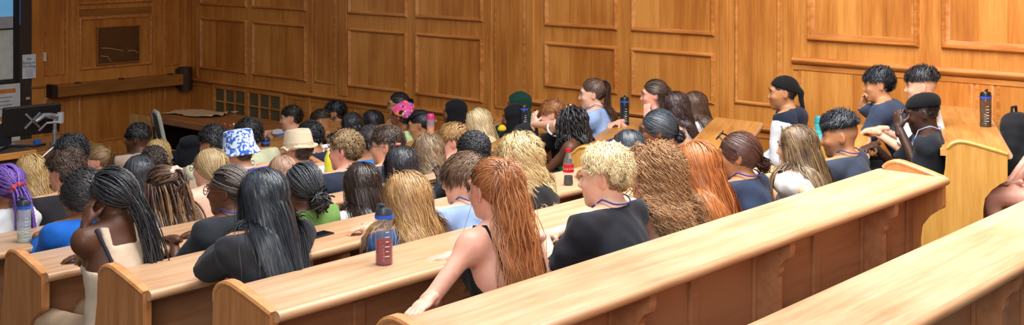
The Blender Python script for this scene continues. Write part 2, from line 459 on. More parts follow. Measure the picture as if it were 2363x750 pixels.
    for (s_, z) in (('No', .09), ('Eating or', .045), ('Drinking', .0)):
        text('lettering', s_, .045, INK, sg, (0, -.0036, z), (PI/2, 0, 0))
    gl = MB()
    for i in range(5): gl.box((-.05, -.0034, -.04-.02*i), (.05, -.003, -.034-.02*i))
    gl.build('small_print', plain('grey print', '#9097ad', .8), sg)
    sw = MB().box((7.375, FY-.075, 1.29), (7.41, FY-.045, 1.40), .004).build('light_switch', plain('switch white', '#d8d2c4', .5)); tag(sw, 'small white switch box on the oak pilaster', 'switch')
    sw2 = MB().box((7.15, FY-.078, .845), (7.2, FY-.058, .875), .003).build('call_point', plain('pale pink plastic', '#d9b5ac', .5)); tag(sw2, 'small pale plastic button low on the dark pillar', 'button')
    # pull-up banner in front of the screen
    bn = empty('poster_board', (6.85, FY-.12, 0), 0, 'white poster board with orange headings under the screen', 'poster')
    MB().box((-1.0, -.012, .0), (.2, .012, 1.06), .003).build('board', plain('poster white', '#d9dcde', .7), bn)
    ORG = plain('poster orange', '#d9803f', .7); YEL = plain('poster yellow', '#e0b54a', .7)
    for (z, m_, a, b) in ((.98, ORG, -.9, .14), (.66, ORG, -.9, .08), (.66, YEL, .08, .15)):
        MB().box((a, -.0145, z-.025), (b, -.0122, z+.025)).build('heading', m_, bn)
    for i in range(4):
        MB().box((-.9, -.0142, .90-.045*i), (.1-.03*(i % 2), -.0122, .912-.045*i)).build('text_line', plain('grey print', '#9097ad', .8), bn)

# ------------------------------------------------------------------ benches
PHI = math.radians(24.5)
CAPL = [(.03, .806), (.10, .826), (.20, .852), (.27, .868)] + arc(.30, .782, .088, PI/2, .05, 6)
ENDP = CAPL + [(.392, .70), (.41, .60), (.43, .50), (.45, .455)] \
    + [(.50, .437), (.70, .437)] + arc(.73, .402, .035, PI/2, 0, 3) + [(.765, -.08), (.17, -.08), (.17, .46), (.16, .53), (.12, .585), (.07, .625), (.035, .645), (.03, .66)]
def bench(label, loc, rz, L, left=True, right=True, brackets=(), skew=0., group=None, top=None, end=None):
    b = empty('bench_desk', loc, rz, label, 'bench', group)
    x0, x1 = (.0, L)
    # desk top with rounded nosing
    prof = [(.42, .815), (.42, .778), (.022, .775), (.022, .82), (.40, .82)]; nose = [(.022, .7755), (.008, .778), (.001, .786), (-.002, .797), (.001, .808), (.008, .816), (.022, .8195)]
    m = MB().prism(prof, x0, x1, 'x')
    for v in m.bm.verts:
        if v.co.x > x1-1e-4: v.co.x += skew*v.co.y
    dt = m.build('desk_top', top or OAK_DESK, b, smooth=True)
    m = MB().prism(nose, x0, x1, 'x')
    for v in m.bm.verts:
        if v.co.x > x1-1e-4: v.co.x += skew*v.co.y
    m.build('nosing', OAK_NOSE, dt, smooth=True)
    m = MB(); lim = lambda y: x1 + skew*y - (.0 if right else .004)
    m.box((x0+.02, .215, -.08), (lim(.215), .375, .776))
    m.box((x0+.02, .20, .70), (lim(.20), .216, .775), .003)
    m.box((x0+.02, .20, .10), (lim(.20), .216, .26), .003)
    xs = [x0+.04]+list(brackets)+[x1-.04]
    for a, c in zip(xs[:-1], xs[1:]):
        if c-a < .3: continue
        mid = (a+c)/2
        m.box((mid-.03, .197, .26), (mid+.03, .216, .70), .003)
    for e in xs: m.box((e-.05, .199, .26), (e+.05, .216, .70), .003)
    m.build('back_panel', OAK_KNEE, b)
    m = MB().box((x0+.02, .375, .305), (lim(.375), .755, .34), .01, 2); m.build('seat', OAK_KNEE, b)
    BP = [(.035, .775), (.21, .775), (.21, -.02), (.10, -.02), (.10, .60), (.09, .625), (.09, .645), (.08, .665), (.06, .69), (.04, .70), (.035, .72)]
    for x in brackets:
        MB().prism(BP, x-.022, x+.022, 'x').build('bracket', OAK_KNEE, b)
    cap = CAPL[:-2]
    for (on, xa) in ((left, x0), (right, x1)):
        if not on: continue
        e = MB().prism(ENDP, xa-.02, xa+.02, 'x').build('end_panel', end or OAK_END, b)
        c = MB(); rings = []
        for i, (y, z) in enumerate(cap):
            t = Vector(cap[min(i+1, len(cap)-1)])-Vector(cap[max(i-1, 0)]); nn = Vector((-t.y, t.x)).normalized(); nn = -nn if nn.y < 0 and i < 3 else nn
            rings.append([c.bm.verts.new((xa+dx, y+nn.x*h, z+nn.y*h)) for dx, h in ((-.024, -.006), (-.027, .004), (-.02, .013), (.02, .013), (.027, .004), (.024, -.006))])
        for A, B in zip(rings[:-1], rings[1:]):
            for k in range(6): c.bm.faces.new((A[k], A[(k+1) % 6], B[(k+1) % 6], B[k]))
        c.bm.faces.new(rings[0]); c.bm.faces.new(rings[-1]); bmesh.ops.recalc_face_normals(c.bm, faces=c.bm.faces[:])
        c.build('end_cap', end or OAK_END, e, smooth=True)
    return b

ROWS = {'A': (1.68, 1.52), 'B': (2.68, 1.475), 'C': (3.61, 1.419), 'D': (4.46, 1.333), 'E': (5.31, 1.253),
        'F': (6.16, 1.17), 'G': (7.01, 1.09), 'H': (7.86, 1.005), 'I': (8.71, .92), 'J': (9.56, .84)}
XL = 2.78
def rend(Y): return 6.62 - .17*(Y-2.68)
def wing_origin(k):   # back (near) corner of the wing desk at the aisle
    fx, fy = 7.51-.18*k, 3.10+.85*k
    return fx+.42*math.sin(PHI), fy-.42*math.cos(PHI)
def wing_z(k): return 1.47-.084*k
CT = {'A': 'nearest long oak bench desk cut off by the bottom right corner',
      'B': 'second long oak bench desk with its rounded end at the bottom centre',
      'C': 'long oak bench desk carrying the red drink bottle',
      'D': 'long oak bench desk with a phone lying on top',
      'E': 'long oak bench desk the woman in the cream vest leans on',
      'F': 'long oak bench desk carrying the clear bottle at far left',
      'G': 'long oak bench desk in front of the man in the bucket hat',
      'H': 'long oak bench desk two rows in front of the bucket hat',
      'I': 'oak bench desk in the second row from the lectern',
      'J': 'front oak bench desk nearest the lectern'}
WT = ['short oak side bench desk carrying the smoky bottle beside the black backpack',
      'short oak side bench desk behind the man in the black head wrap',
      'short oak side bench desk in front of the man in the black head wrap',
      'short oak side bench desk carrying the tall black bottle',
      'short oak side bench desk with the dark rucksack and small yellow bag',
      'short oak side bench desk carrying the pink topped juice bottle',
      'short oak side bench desk ahead of the woman in the bright head scarf',
      'short oak side bench desk behind the boy in the pale blue tee',
      'short oak side bench desk nearest the lattice grilles']
def tiers():
    m = MB(); ks = list(ROWS)
    for i, k in enumerate(ks):
        Y, Z = ROWS[k]
        f = Z-.904; back = ROWS[ks[i-1]][0]+.375 if i else Y-.6
        y0 = Y+.36
        y1 = ROWS[ks[i+1]][0]+.37 if i+1 < len(ks) else Y+.9
        if f > .005: m.box((1.2, y0, -.05), (rend(Y)+.45, y1, f))
    m.box((-1.5, -2, -.05), (8.5, ROWS['A'][0]+.37, ROWS['A'][1]-.82))
    o = m.build('floor_tiers', plain('dark stair carpet', '#40322a', .85)); tag(o, kind='structure')
    m = MB(); M = Matrix.Rotation(PHI, 3, 'Z')
    for k in range(-1, 9):
        x, y = wing_origin(k); f = wing_z(k)-.904
        if f < .005: continue
        ln = (WX-x)/math.cos(PHI)
        c = Vector((x, y, 0)) + M @ Vector((ln/2-.35, .36+.425, 0))
        m.obox((c.x, c.y, f/2-.02), ((ln+.7)/2, .43, f/2+.02), M)
    for v in m.bm.verts:
        if v.co.x > WX-.002: v.co.x = WX-.002
    o = m.build('floor_wing', plain('dark stair carpet', '#40322a', .85)); tag(o, kind='structure')
    # raised ground behind the last wing row
    o = MB().box((7.3, -2, -.05), (WX, 2.2, 1.52-.82)).build('floor_back', plain('dark stair carpet', '#40322a', .85)); tag(o, kind='structure')
def benches():
    for k, (Y, Z) in ROWS.items():
        L = rend(Y)-XL
        br = [b for b in (1.08, 2.16, 3.24) if b < L-.35]
        if k == 'A': L = 4.3; br = [1.08, 2.16, 3.24]
        bench(CT[k], (XL, Y, Z-.82), 0, L, brackets=br, group='long bench desks in the middle block')
    for k in range(0, 8):
        x, y = wing_origin(k)
        L = ((WX-.004 if k == 0 else 8.74)-x)/math.cos(PHI)
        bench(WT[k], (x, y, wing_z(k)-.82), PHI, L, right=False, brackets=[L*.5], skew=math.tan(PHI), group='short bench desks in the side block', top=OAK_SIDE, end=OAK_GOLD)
    # seat of the last side bench, behind the bottle desk
    x, y = wing_origin(-1); L = (WX-.004-x)/math.cos(PHI)
    bench('side bench behind the black backpack mostly outside the frame', (x, y, wing_z(-1)-.82), PHI, L, right=False, brackets=[], skew=math.tan(PHI), group='short bench desks in the side block')
# ------------------------------------------------------------------ distance-field modelling
def smin(a, b, k):
    h = np.maximum(k-np.abs(a-b), 0)/k
    return np.minimum(a, b)-h*h*k*.25
def rc(a, b, ra, rb=None):
    a = np.asarray(a, float); b = np.asarray(b, float); rb = ra if rb is None else rb; ba = b-a; bb = max(1e-9, ba@ba); r = max(ra, rb)
    def f(X, Y, Z):
        px, py, pz = X-a[0], Y-a[1], Z-a[2]
        h = np.clip((px*ba[0]+py*ba[1]+pz*ba[2])/bb, 0, 1)
        return np.sqrt((px-h*ba[0])**2+(py-h*ba[1])**2+(pz-h*ba[2])**2)-(ra+(rb-ra)*h)
    return (f, np.minimum(a, b)-r, np.maximum(a, b)+r)
def cutrc(a, b, ra, rb):
    """tapered tube with a flat far end"""
    f0, lo, hi = rc(a, b, ra, rb); a = np.asarray(a, float); b = np.asarray(b, float); d = (b-a)/np.linalg.norm(b-a)
    def f(X, Y, Z): return np.maximum(f0(X, Y, Z), (X-b[0])*d[0]+(Y-b[1])*d[1]+(Z-b[2])*d[2])
    return (f, lo, hi)
def el(c, r, R=None):
    c = np.asarray(c, float); r = np.asarray(r, float); m = r.max()
    def f(X, Y, Z):
        px, py, pz = X-c[0], Y-c[1], Z-c[2]
        if R is not None:
            px, py, pz = R[0][0]*px+R[1][0]*py+R[2][0]*pz, R[0][1]*px+R[1][1]*py+R[2][1]*pz, R[0][2]*px+R[1][2]*py+R[2][2]*pz
        qx, qy, qz = px/r[0], py/r[1], pz/r[2]
        k0 = np.sqrt(qx*qx+qy*qy+qz*qz)+1e-9
        k1 = np.sqrt((qx/r[0])**2+(qy/r[1])**2+(qz/r[2])**2)+1e-9
        return np.where(k0 < .02, -r.min(), k0*(k0-1)/k1)
    e = np.sqrt(((np.asarray(R)*r)**2).sum(1)) if R is not None else r
    return (f, c-e, c+e)
def axis(lo, hi, h, fine=()):
    """grid line positions, finer inside the given intervals"""
    out = [lo]; x = lo
    while x < hi:
        s = h
        for (a, b, hf) in fine:
            if x > a-h and x < b: s = min(s, hf)
        x += s; out.append(x)
    return np.array(out, np.float32)
class Field:
    def __init__(s, xs, ys, zs):
        s.g = (xs, ys, zs); s.D = np.full((len(xs), len(ys), len(zs)), 5., np.float32)
    def _sl(s, lo, hi, m):
        o = []
        for ax in range(3):
            a = np.searchsorted(s.g[ax], lo[ax]-m); b = np.searchsorted(s.g[ax], hi[ax]+m)
            o.append(slice(max(0, a-1), b+1))
        return tuple(o)
    def grid(s, sl):
        return s.g[0][sl[0]][:, None, None], s.g[1][sl[1]][None, :, None], s.g[2][sl[2]][None, None, :]
    def add(s, p, k=.03):
        f, lo, hi = p; sl = s._sl(lo, hi, k+.04)
        G = s.grid(sl)
        if min(a.size for a in G) == 0: return
        s.D[sl] = smin(s.D[sl], f(*G).astype(np.float32), k) if k > 0 else np.minimum(s.D[sl], f(*G))
    def sub(s, p, k=.01):
        f, lo, hi = p; sl = s._sl(lo, hi, k+.02); G = s.grid(sl)
        if min(a.size for a in G) == 0: return
        s.D[sl] = -smin(-s.D[sl], f(*G).astype(np.float32), k)
    def cut(s, fn):
        G = s.grid((slice(None),)*3); s.D = np.maximum(s.D, fn(*G)).astype(np.float32)
    def mesh(s):
        return surfnet(s.D, *s.g)
def surfnet(D, xs, ys, zs):
    S = D < 0
    S[0] = S[-1] = False; S[:, 0] = S[:, -1] = False; S[:, :, 0] = S[:, :, -1] = False
    D = np.where(S, D, np.maximum(D, 1e-5))
    nx, ny, nz = D.shape; c = np.zeros((nx-1, ny-1, nz-1), np.int8)
    for i in (0, 1):
        for j in (0, 1):
            for k in (0, 1): c += S[i:nx-1+i, j:ny-1+j, k:nz-1+k]
    I, J, K = np.nonzero((c > 0) & (c < 8))
    n = len(I)
    if n == 0: return np.zeros((0, 3)), np.zeros((0, 4), int)
    idx = np.full(c.shape, -1, np.int32); idx[I, J, K] = np.arange(n)
    cor = {}
    for i in (0, 1):
        for j in (0, 1):
            for k in (0, 1): cor[i, j, k] = (D[I+i, J+j, K+k], xs[I+i], ys[J+j], zs[K+k])
    acc = np.zeros((n, 3)); cnt = np.zeros(n)
    for a in cor:
        for ax in range(3):
            if a[ax]: continue
            b = list(a); b[ax] = 1; b = tuple(b)
            da, xa, ya, za = cor[a]; db, xb, yb, zb = cor[b]
            m = (da < 0) != (db < 0)
            t = np.where(m, da/np.where(m, da-db, 1), 0)
            for q, (u, v) in enumerate(((xa, xb), (ya, yb), (za, zb))): acc[:, q] += np.where(m, u+(v-u)*t, 0)
            cnt += m
    V = acc/cnt[:, None]; Q = []
    for ax in range(3):
        sl0 = [slice(1, -1)]*3; sl1 = [slice(1, -1)]*3; sl0[ax] = slice(0, -1); sl1[ax] = slice(1, None)
        A = S[tuple(sl0)]; B = S[tuple(sl1)]
        for flip, mm in ((False, A & ~B), (True, ~A & B)):
            P = np.array(np.nonzero(mm)); 
            if P.shape[1] == 0: continue
            off = [1, 1, 1]; off[ax] = 0
            P = P + np.array(off)[:, None]
            o1, o2 = [a for a in range(3) if a != ax]
            if ax == 1: o1, o2 = o2, o1
            q = []
            for (u, v) in ((-1, -1), (0, -1), (0, 0), (-1, 0)):
                R = P.copy(); R[o1] += u; R[o2] += v; q.append(idx[R[0], R[1], R[2]])
            q = np.stack(q, 1); Q.append(q[:, ::-1] if flip else q)
    return V, np.concatenate(Q)
def sdf_of(prims, P):
    X, Y, Z = P[:, 0], P[:, 1], P[:, 2]; d = np.full(len(P), 5.)
    for (f, lo, hi), k in prims: d = smin(d, f(X, Y, Z), max(k, 1e-4))
    return d
def sdf_grad(prims, P, d0):
    e = .004; g = np.zeros_like(P)
    for a in range(3):
        Q = P.copy(); Q[:, a] += e; g[:, a] = sdf_of(prims, Q)-d0
    n = np.linalg.norm(g, axis=1, keepdims=True)
    return g/np.maximum(n, 1e-6)
def rotm(yaw=0, pitch=0, roll=0):
    """+yaw turns +Y towards -X, +pitch nods down"""
    return np.array(Matrix.Rotation(yaw, 3, 'Z') @ Matrix.Rotation(-pitch, 3, 'X') @ Matrix.Rotation(roll, 3, 'Y'))
def nrm(v): v = np.asarray(v, float); return v/max(1e-9, np.linalg.norm(v))

# ------------------------------------------------------------------ strands
def tubes(P, r, sides=3):
    """P (N,M,3) strand points, r (N,M) radii -> verts, quads"""
    N, M, _ = P.shape
    T = np.gradient(P, axis=1); T /= np.maximum(np.linalg.norm(T, axis=2, keepdims=True), 1e-9)
    ref = np.where(np.abs(T[..., 2:3]) > .8, np.array([[[1., 0, 0]]]), np.array([[[0, 0, 1.]]]))
    # one reference for a whole strand keeps the tube from twisting
    mt = T.mean(1, keepdims=True); ref = np.where(np.abs(mt[..., 2:3]) > .6*np.linalg.norm(mt, axis=2, keepdims=True), np.array([[[.93, .37, .01]]]), np.array([[[.05, .1, 1.]]]))
    a = np.cross(T, np.broadcast_to(ref, T.shape)); a /= np.maximum(np.linalg.norm(a, axis=2, keepdims=True), 1e-6)
    b = np.cross(T, a)
    ang = 2*PI*np.arange(sides)/sides
    V = P[:, :, None, :] + r[:, :, None, None]*(a[:, :, None, :]*np.cos(ang)[None, None, :, None]+b[:, :, None, :]*np.sin(ang)[None, None, :, None])
    base = np.arange(N)[:, None, None]*M*sides + np.arange(M-1)[None, :, None]*sides
    k = np.arange(sides)[None, None, :]; k2 = (k+1) % sides
    Q = np.stack([base+k, base+k2, base+sides+k2, base+sides+k], -1).reshape(-1, 4)
    return V.reshape(-1, 3), Q

def ribbons(P, r, C, jit=.16):
    """flat hair strands lying with their broad side outwards from the head axis C"""
    N, M, _ = P.shape
    T = np.gradient(P, axis=1); T /= np.maximum(np.linalg.norm(T, axis=2, keepdims=True), 1e-9)
    c = np.stack([np.full(P.shape[:2], C[0]), np.full(P.shape[:2], C[1]), np.minimum(P[..., 2], C[2])], -1)
    n = P-c; n /= np.maximum(np.linalg.norm(n, axis=2, keepdims=True), 1e-6)
    a = np.cross(T, n); a /= np.maximum(np.linalg.norm(a, axis=2, keepdims=True), 1e-6); b = np.cross(a, T)
    w = rng.normal(size=(N, 1, 1))*jit; a = a*np.cos(w)+b*np.sin(w)
    V = np.stack([P-a*r[..., None], P+a*r[..., None]], 2)
    base = np.arange(N)[:, None]*M*2+np.arange(M-1)[None]*2
    Q = np.stack([base, base+1, base+3, base+2], -1).reshape(-1, 4)
    return V.reshape(-1, 3), Q

SCALP_C = np.array([0, -.012, .032]); SCALP_R = np.array([.079, .101, .092])
HL_Y = np.array([-.14, -.09, -.05, -.02, .005, .03, .05, .068, .085, .1])
HL_Z = np.array([-.055, -.058, -.05, -.02, .03, .03, .035, .062, .085, .095])
def hairline(y, lift=0): return np.interp(y, HL_Y, HL_Z)+lift
def scalp_roots(n, zmin=None, lift=0, rnd=None):
    rnd = rnd or rng; out = []
    while sum(len(o) for o in out) < n:
        d = rnd.normal(size=(n*3, 3)); d /= np.linalg.norm(d, axis=1, keepdims=True)
        p = SCALP_C+d*SCALP_R; ok = p[:, 2] > hairline(p[:, 1], lift)
        if zmin is not None: ok &= p[:, 2] > zmin
        out.append(p[ok])
    return np.concatenate(out)[:n]
def scalp_n(p):
    n = (p-SCALP_C)/SCALP_R**2; return n/np.linalg.norm(n, axis=1, keepdims=True)

class Person: pass

# ------------------------------------------------------------------ hand
def hand_prims(side, curl=.5, spread=.0, thumb=.5, s=1.):
    """hand frame: y along the fingers, z out of the back of the hand, x towards the thumb (side=+1: right hand has thumb at -x)"""
    tx = -1 if side > 0 else 1
    pr = [(rc((0, -.05, 0), (0, .0, 0), .020*s, .0235*s), .0), (el((0, .04*s, 0), (.036*s, .05*s, .0145*s)), .02), (el((tx*.022*s, .03*s, -.006*s), (.018*s, .036*s, .017*s)), .015)]
    L = (.074, .084, .078, .06)
    for i in range(4):
        x = tx*(.027-.018*i)*s; base = np.array([x, .082*s-.004*abs(i-1), 0.]); a = curl*.55; p = base
        dx = tx*(.5-i/3.)*spread
        for j, fr in enumerate((.45, .31, .24)):
            d = np.array([dx, math.cos(a), -math.sin(a)]); q = p+d*L[i]*fr*s
            r0 = (.0092-.0008*j)*s
            pr.append((rc(p, q, r0, r0-.0008), .004)); p = q; a += curl*1.05
    p = np.array([tx*.026*s, .018*s, -.008*s]); d = nrm([tx*.75, .75, -.25-.5*thumb]); q = p+d*.045*s
    pr.append((rc(p, q, .013*s, .0105*s), .012)); d2 = nrm([tx*(.45-.5*thumb), .9, -.35-.4*thumb]); pr.append((rc(q, q+d2*.03*s, .0105*s, .0085*s), .004))
    return pr
def hand_mesh(side, W, ydir, zdir, curl, spread, thumb, s, h=.0045):
    y = nrm(ydir); z = np.asarray(zdir, float); z = nrm(z-y*(z@y)); x = np.cross(y, z); R = np.stack([x, y, z], 1)
    pr = hand_prims(side, curl, spread, thumb, s); lo = np.min([p[0][1] for p in pr], 0)-.012; hi = np.max([p[0][2] for p in pr], 0)+.012
    F = Field(*[np.arange(lo[i], hi[i]+h, h, dtype=np.float32) for i in range(3)])
    for p, k in pr: F.add(p, k)
    V, Q = F.mesh()
    return V@R.T+np.asarray(W), Q

# ------------------------------------------------------------------ head
def head_prims(f=0, jaw=1., nose=1., s=1.):
    """(prim, k, sign) in the head frame"""
    j = .92*jaw if f else 1.*jaw
    pr = [(el((0, -.014, .032), (.0745, .096, .087)), .03, 1), (el((0, .022, -.02), (.064*j, .07, .075)), .04, 1),
          (el((0, .035, -.062), (.05*j, .054, .048)), .04, 1), (el((0, .072, -.098), (.022*j, .02, .018)), .03, 1),
          (el((0, .077, .032), (.05, .018, .014)), .02, 1),
          (el((.034, .066, -.022), (.024, .022, .02)), .025, 1), (el((-.034, .066, -.022), (.024, .022, .02)), .025, 1),
          (el((.031, .098, .012), (.02, .016, .013)), .014, -1), (el((-.031, .098, .012), (.02, .016, .013)), .014, -1),
          (rc((0, .088, .012), (0, .108*nose if nose > 1 else .107, -.026), .0075, .0115), .012, 1),
          (el((.011, .097, -.03), (.009, .01, .008)), .008, 1), (el((-.011, .097, -.03), (.009, .01, .008)), .008, 1),
          (el((0, .091, -.054), (.022, .011, .0062)), .007, 1), (el((0, .089, -.066), (.019, .0115, .0068)), .007, 1),
          (el((0, .103, -.0605), (.02, .009, .0018)), .004, -1)]
    for sx in (-1, 1):
        Re = rotm(sx*.35, 0, 0)
        pr.append((el((sx*.076, -.012, -.004), (.0085, .021, .032), Re), .008, 1))
        pr.append((el((sx*.085, -.006, .0), (.006, .011, .018), Re), .006, -1))
    return pr
def xf(p, R, t, s=1.):
    """move a head-frame primitive into the body frame"""
    f, lo, hi = p; R = np.asarray(R); t = np.asarray(t)
    def g(X, Y, Z):
        px, py, pz = (X-t[0])/s, (Y-t[1])/s, (Z-t[2])/s
        return f(R[0, 0]*px+R[1, 0]*py+R[2, 0]*pz, R[0, 1]*px+R[1, 1]*py+R[2, 1]*pz, R[0, 2]*px+R[1, 2]*py+R[2, 2]*pz)*s
    c = (lo+hi)/2; e = (hi-lo)/2; c2 = R@c*s+t; e2 = np.abs(R)@e*s
    return (g, c2-e2, c2+e2)
def ik(S, W, l1, l2, pole):
    S, W, pole = map(lambda v: np.asarray(v, float), (S, W, pole)); d = W-S; L = np.linalg.norm(d)
    if L > (l1+l2)*.995: W = S+d/L*(l1+l2)*.995; d = W-S; L = np.linalg.norm(d)
    u = d/L; a = (l1*l1-l2*l2+L*L)/(2*L); h = math.sqrt(max(0, l1*l1-a*a)); p = pole-u*(pole@u); p = nrm(p)
    return S+u*a+p*h, W
# ------------------------------------------------------------------ people
SKIN = {'pale': '#e8b8a0', 'fair': '#dba78a', 'rosy': '#e0a590', 'tan': '#c08a64', 'olive': '#b57f58', 'brown': '#8a5638', 'dark': '#5e3826', 'deep': '#3f251b'}
def mixc(a, b, t): return a*(1-t)+b*t
def make_person(sp):
    P = Person(); P.sp = sp; g = sp.get
    f = g('f', 0); hw = np.array(sp['head']); yaw = math.radians(g('yaw', 0)); seat = sp['seat']+g('sup', 0)
    lean = g('lean', .1); fwd = np.array([-math.sin(yaw), math.cos(yaw)]); rgt = np.array([math.cos(yaw), math.sin(yaw)])
    side = g('side', 0.)
    base = np.array([hw[0]-fwd[0]*lean-rgt[0]*side, hw[1]-fwd[1]*lean-rgt[1]*side, seat])
    dist = math.hypot(hw[0], hw[1]); res = min(1.9, max(.85, dist/6.5)); P.res = res
    H = np.array([side, lean, hw[2]-seat])           # head centre in the body frame
    hy = math.radians(g('hy', g('yaw', 0)))-yaw; Rh = rotm(hy, math.radians(g('pitch', 4)), math.radians(g('roll', 0)))
    hs = g('hs', 1.); P.H, P.Rh, P.hs = H, Rh, hs
    bs = g('bs', 1.)
    NB = H + np.array([0, -.035, -.130])*hs + .25*(Rh@np.array([0, 0, -.02]))
    hip = np.array([0, 0, .085]); sw = (.148 if f else .17)*bs
    mid = (hip+NB)/2+np.array([0, -.045, 0]); C = hip+(NB-hip)*.70+np.array([0, -.015, 0])
    sh_drop = g('drop', .038)
    S = {s: NB+np.array([s*sw, .012, -sh_drop]) for s in (-1, 1)}
    tz = (.84 if f else .92)*bs
    P.torso = [(el(hip, (.165*bs, .115, .10)), .05), (rc((-.06*bs, 0, .1), C+[-.068*tz, 0, -.05], .098*tz, .10*tz), .05), (rc((.06*bs, 0, .1), C+[.068*tz, 0, -.05], .098*tz, .10*tz), .05),
               (el(mid, (.13*tz, .105, .12)), .05), (el(C, (.155*tz, .108*tz, .15)), .05), (rc(S[-1]+[.02, -.01, 0], S[1]+[-.02, -.01, 0], .055*tz), .06)]
    for s in (-1, 1):
        P.torso.append((rc(NB+[s*.025, -.012, .012], S[s]+[-s*.01, 0, .012], .04, .036), .05))
        if f: P.torso.append((el(C+[s*.065, .095, -.03], (.052, .05, .052)), .04))
    hd = H+Rh@np.array([0, -.022, -.055])*hs
    P.neck = [(rc(NB+[0, -.005, -.03], hd, (.05 if f else .057), (.045 if f else .053)), .03)]
    P.head = [(xf(p, Rh, H, hs), k, sg) for p, k, sg in head_prims(f, g('jaw', 1.), g('nose', 1.))]
    # arms
    dz = g('desk', .396-g('sup', 0))
    P.arm = {}; hands = []
    l1, l2 = .285*g('al', 1.), .245*g('al', 1.)
    arms = g('arms', ('desk', 'desk')); 
    for s, a in ((-1, arms[0]), (1, arms[1])):
        pole = np.array([s*.42, -.25, -1.]); hdir = None; zd = np.array([0, 0, 1.]); curl, spr, th = .45, .1, .4
        if a == 'desk': W = np.array([s*.06, S[s][1]+.33, dz+.035]); hdir = np.array([-s*.8, .55, -.1])
        elif a == 'desk2': W = np.array([s*.13, S[s][1]+.30, dz+.035]); hdir = np.array([-s*.25, .9, -.05])
        elif a == 'lap': W = np.array([s*.08, .28, .17]); hdir = np.array([-s*.6, .7, -.3])
        elif a == 'side': W = np.array([s*.22, .1, .16]); hdir = np.array([0, .6, -.8])
        elif a == 'chin':
            W = H+Rh@np.array([s*.075, .075, -.155])*hs; pole = np.array([s*.35, .5, -.9]); hdir = Rh@np.array([-s*.15, -.12, .9]); zd = Rh@np.array([s*.9, .5, 0]); curl = .8
        elif a == 'fist':
            W = H+Rh@np.array([s*.03, .13, -.14])*hs; pole = np.array([s*.4, .4, -.9]); hdir = Rh@np.array([-s*.2, -.3, .9]); zd = Rh@np.array([s*.5, .8, 0]); curl = 1.25
        elif a == 'brow':
            W = H+Rh@np.array([s*.05, .165, -.045])*hs; pole = np.array([s*.3, .5, -.9]); hdir = Rh@np.array([-s*.35, -.2, .9]); zd = Rh@np.array([s*.8, .6, 0]); curl = .95; spr = .25
        elif a == 'temple':
            W = H+Rh@np.array([s*.14, .04, -.08])*hs; pole = np.array([s*.22, .25, -1.]); hdir = Rh@np.array([-s*.55, .1, .85]); zd = Rh@np.array([s*.9, .2, 0]); curl = .7
        else:
            if a[0] == 'w':      # wrist given as a point in the room
                d3 = np.array(a[1], float)-base; a = (np.array([d3[:2]@rgt, d3[:2]@fwd, d3[2]]),)+tuple(a[2:])
            W = np.array(a[0], float); hdir = np.array(a[1], float)
            if len(a) > 2: pole = np.array(a[2], float)
            if len(a) > 3: curl = a[3]
            if len(a) > 4: zd = np.array(a[4], float)
        E, W = ik(S[s], W, l1, l2, pole)
        if a in ('chin', 'fist', 'brow', 'temple'):     # elbow propped on the desk below the hand
            dv = W[2]-(dz+.045); dv = min(max(dv, .02), l2*.98); hz = math.sqrt(max(0, l2*l2-dv*dv)); di = nrm([s*.35, -.5 if a != 'temple' else .1, 0])
            E = W+di*hz+np.array([0, 0, -dv]); v = E-S[s]; L_ = np.linalg.norm(v); E = S[s]+v*min(max(L_, .22), .33)/L_
        if s in g('elbow', {}):
            d3 = np.array(g('elbow')[s])-base; E = np.array([d3[:2]@rgt, d3[:2]@fwd, d3[2]])
        P.arm[s] = (S[s], E, W); hands.append((s, W, hdir, zd, curl, spr, th))
    ar = (.86 if f else 1.)*g('armr', 1.)
    P.armp = []
    for s in (-1, 1):
        a, e, w = P.arm[s]
        P.armp += [(rc(a, e, .049*ar, .038*ar), .035), (el(e, (.038*ar,)*3), .02), (rc(e, w, .039*ar, .026*ar), .015), (el(a+[s*.004, 0, -.01], (.054*ar, .054*ar, .06*ar)), .05)]
    P.legs = []
    fz = -.424-g('sup', 0)
    for s in (-1, 1):
        k_ = np.array([s*.1, .43, .085]); an = np.array([s*.1, .42, fz+.075])
        if g('legs') == 'back': an = np.array([s*.1, .30, fz+.075])
        P.legs += [(rc((s*.085, .02, .075), k_, .082, .056), .04), (rc(k_, an, .052, .036), .02)]
    P.feet = [(rc((s*.1, P.legs[1][0][1][1]*0+(.42 if g('legs') != 'back' else .30)-.01, fz+.045), (s*.108, (.42 if g('legs') != 'back' else .30)+.15, fz+.03), .04, .03), .02) for s in (-1, 1)]
    P.NB, P.C, P.S, P.hip, P.ar = NB, C, S, hip, ar
    allp = P.torso+P.neck+P.armp+P.legs+P.feet
    P.solid = P.torso+P.neck+P.armp[:]+[(p, k) for p, k, sg in P.head if sg > 0][:6]
    lo = np.min([p[0][1] for p in allp]+[H-.15], 0)-.02; hi = np.max([p[0][2] for p in allp]+[H+.15], 0)+.02
    hc = .0165*res; hf = max(.0046, .0052*res)
    F = Field(axis(lo[0], hi[0], hc, [(H[0]-.1*hs, H[0]+.1*hs, hf)]), axis(lo[1], hi[1], hc, [(H[1]-.12*hs, H[1]+.125*hs, hf)]), axis(lo[2], hi[2], hc, [(H[2]-.14*hs, H[2]+.13*hs, hf)]))
    for p, k in P.torso+P.neck: F.add(p, k)
    for p, k in P.armp+P.legs+P.feet: F.add(p, k)
    for p, k, sg in P.head:
        if sg > 0: F.add(p, k)
        else: F.sub(p, k)
    V, Q = F.mesh()
    HL = (V-H)@Rh/hs                              # head-frame coordinates for colouring
    # hands
    nb = len(V)
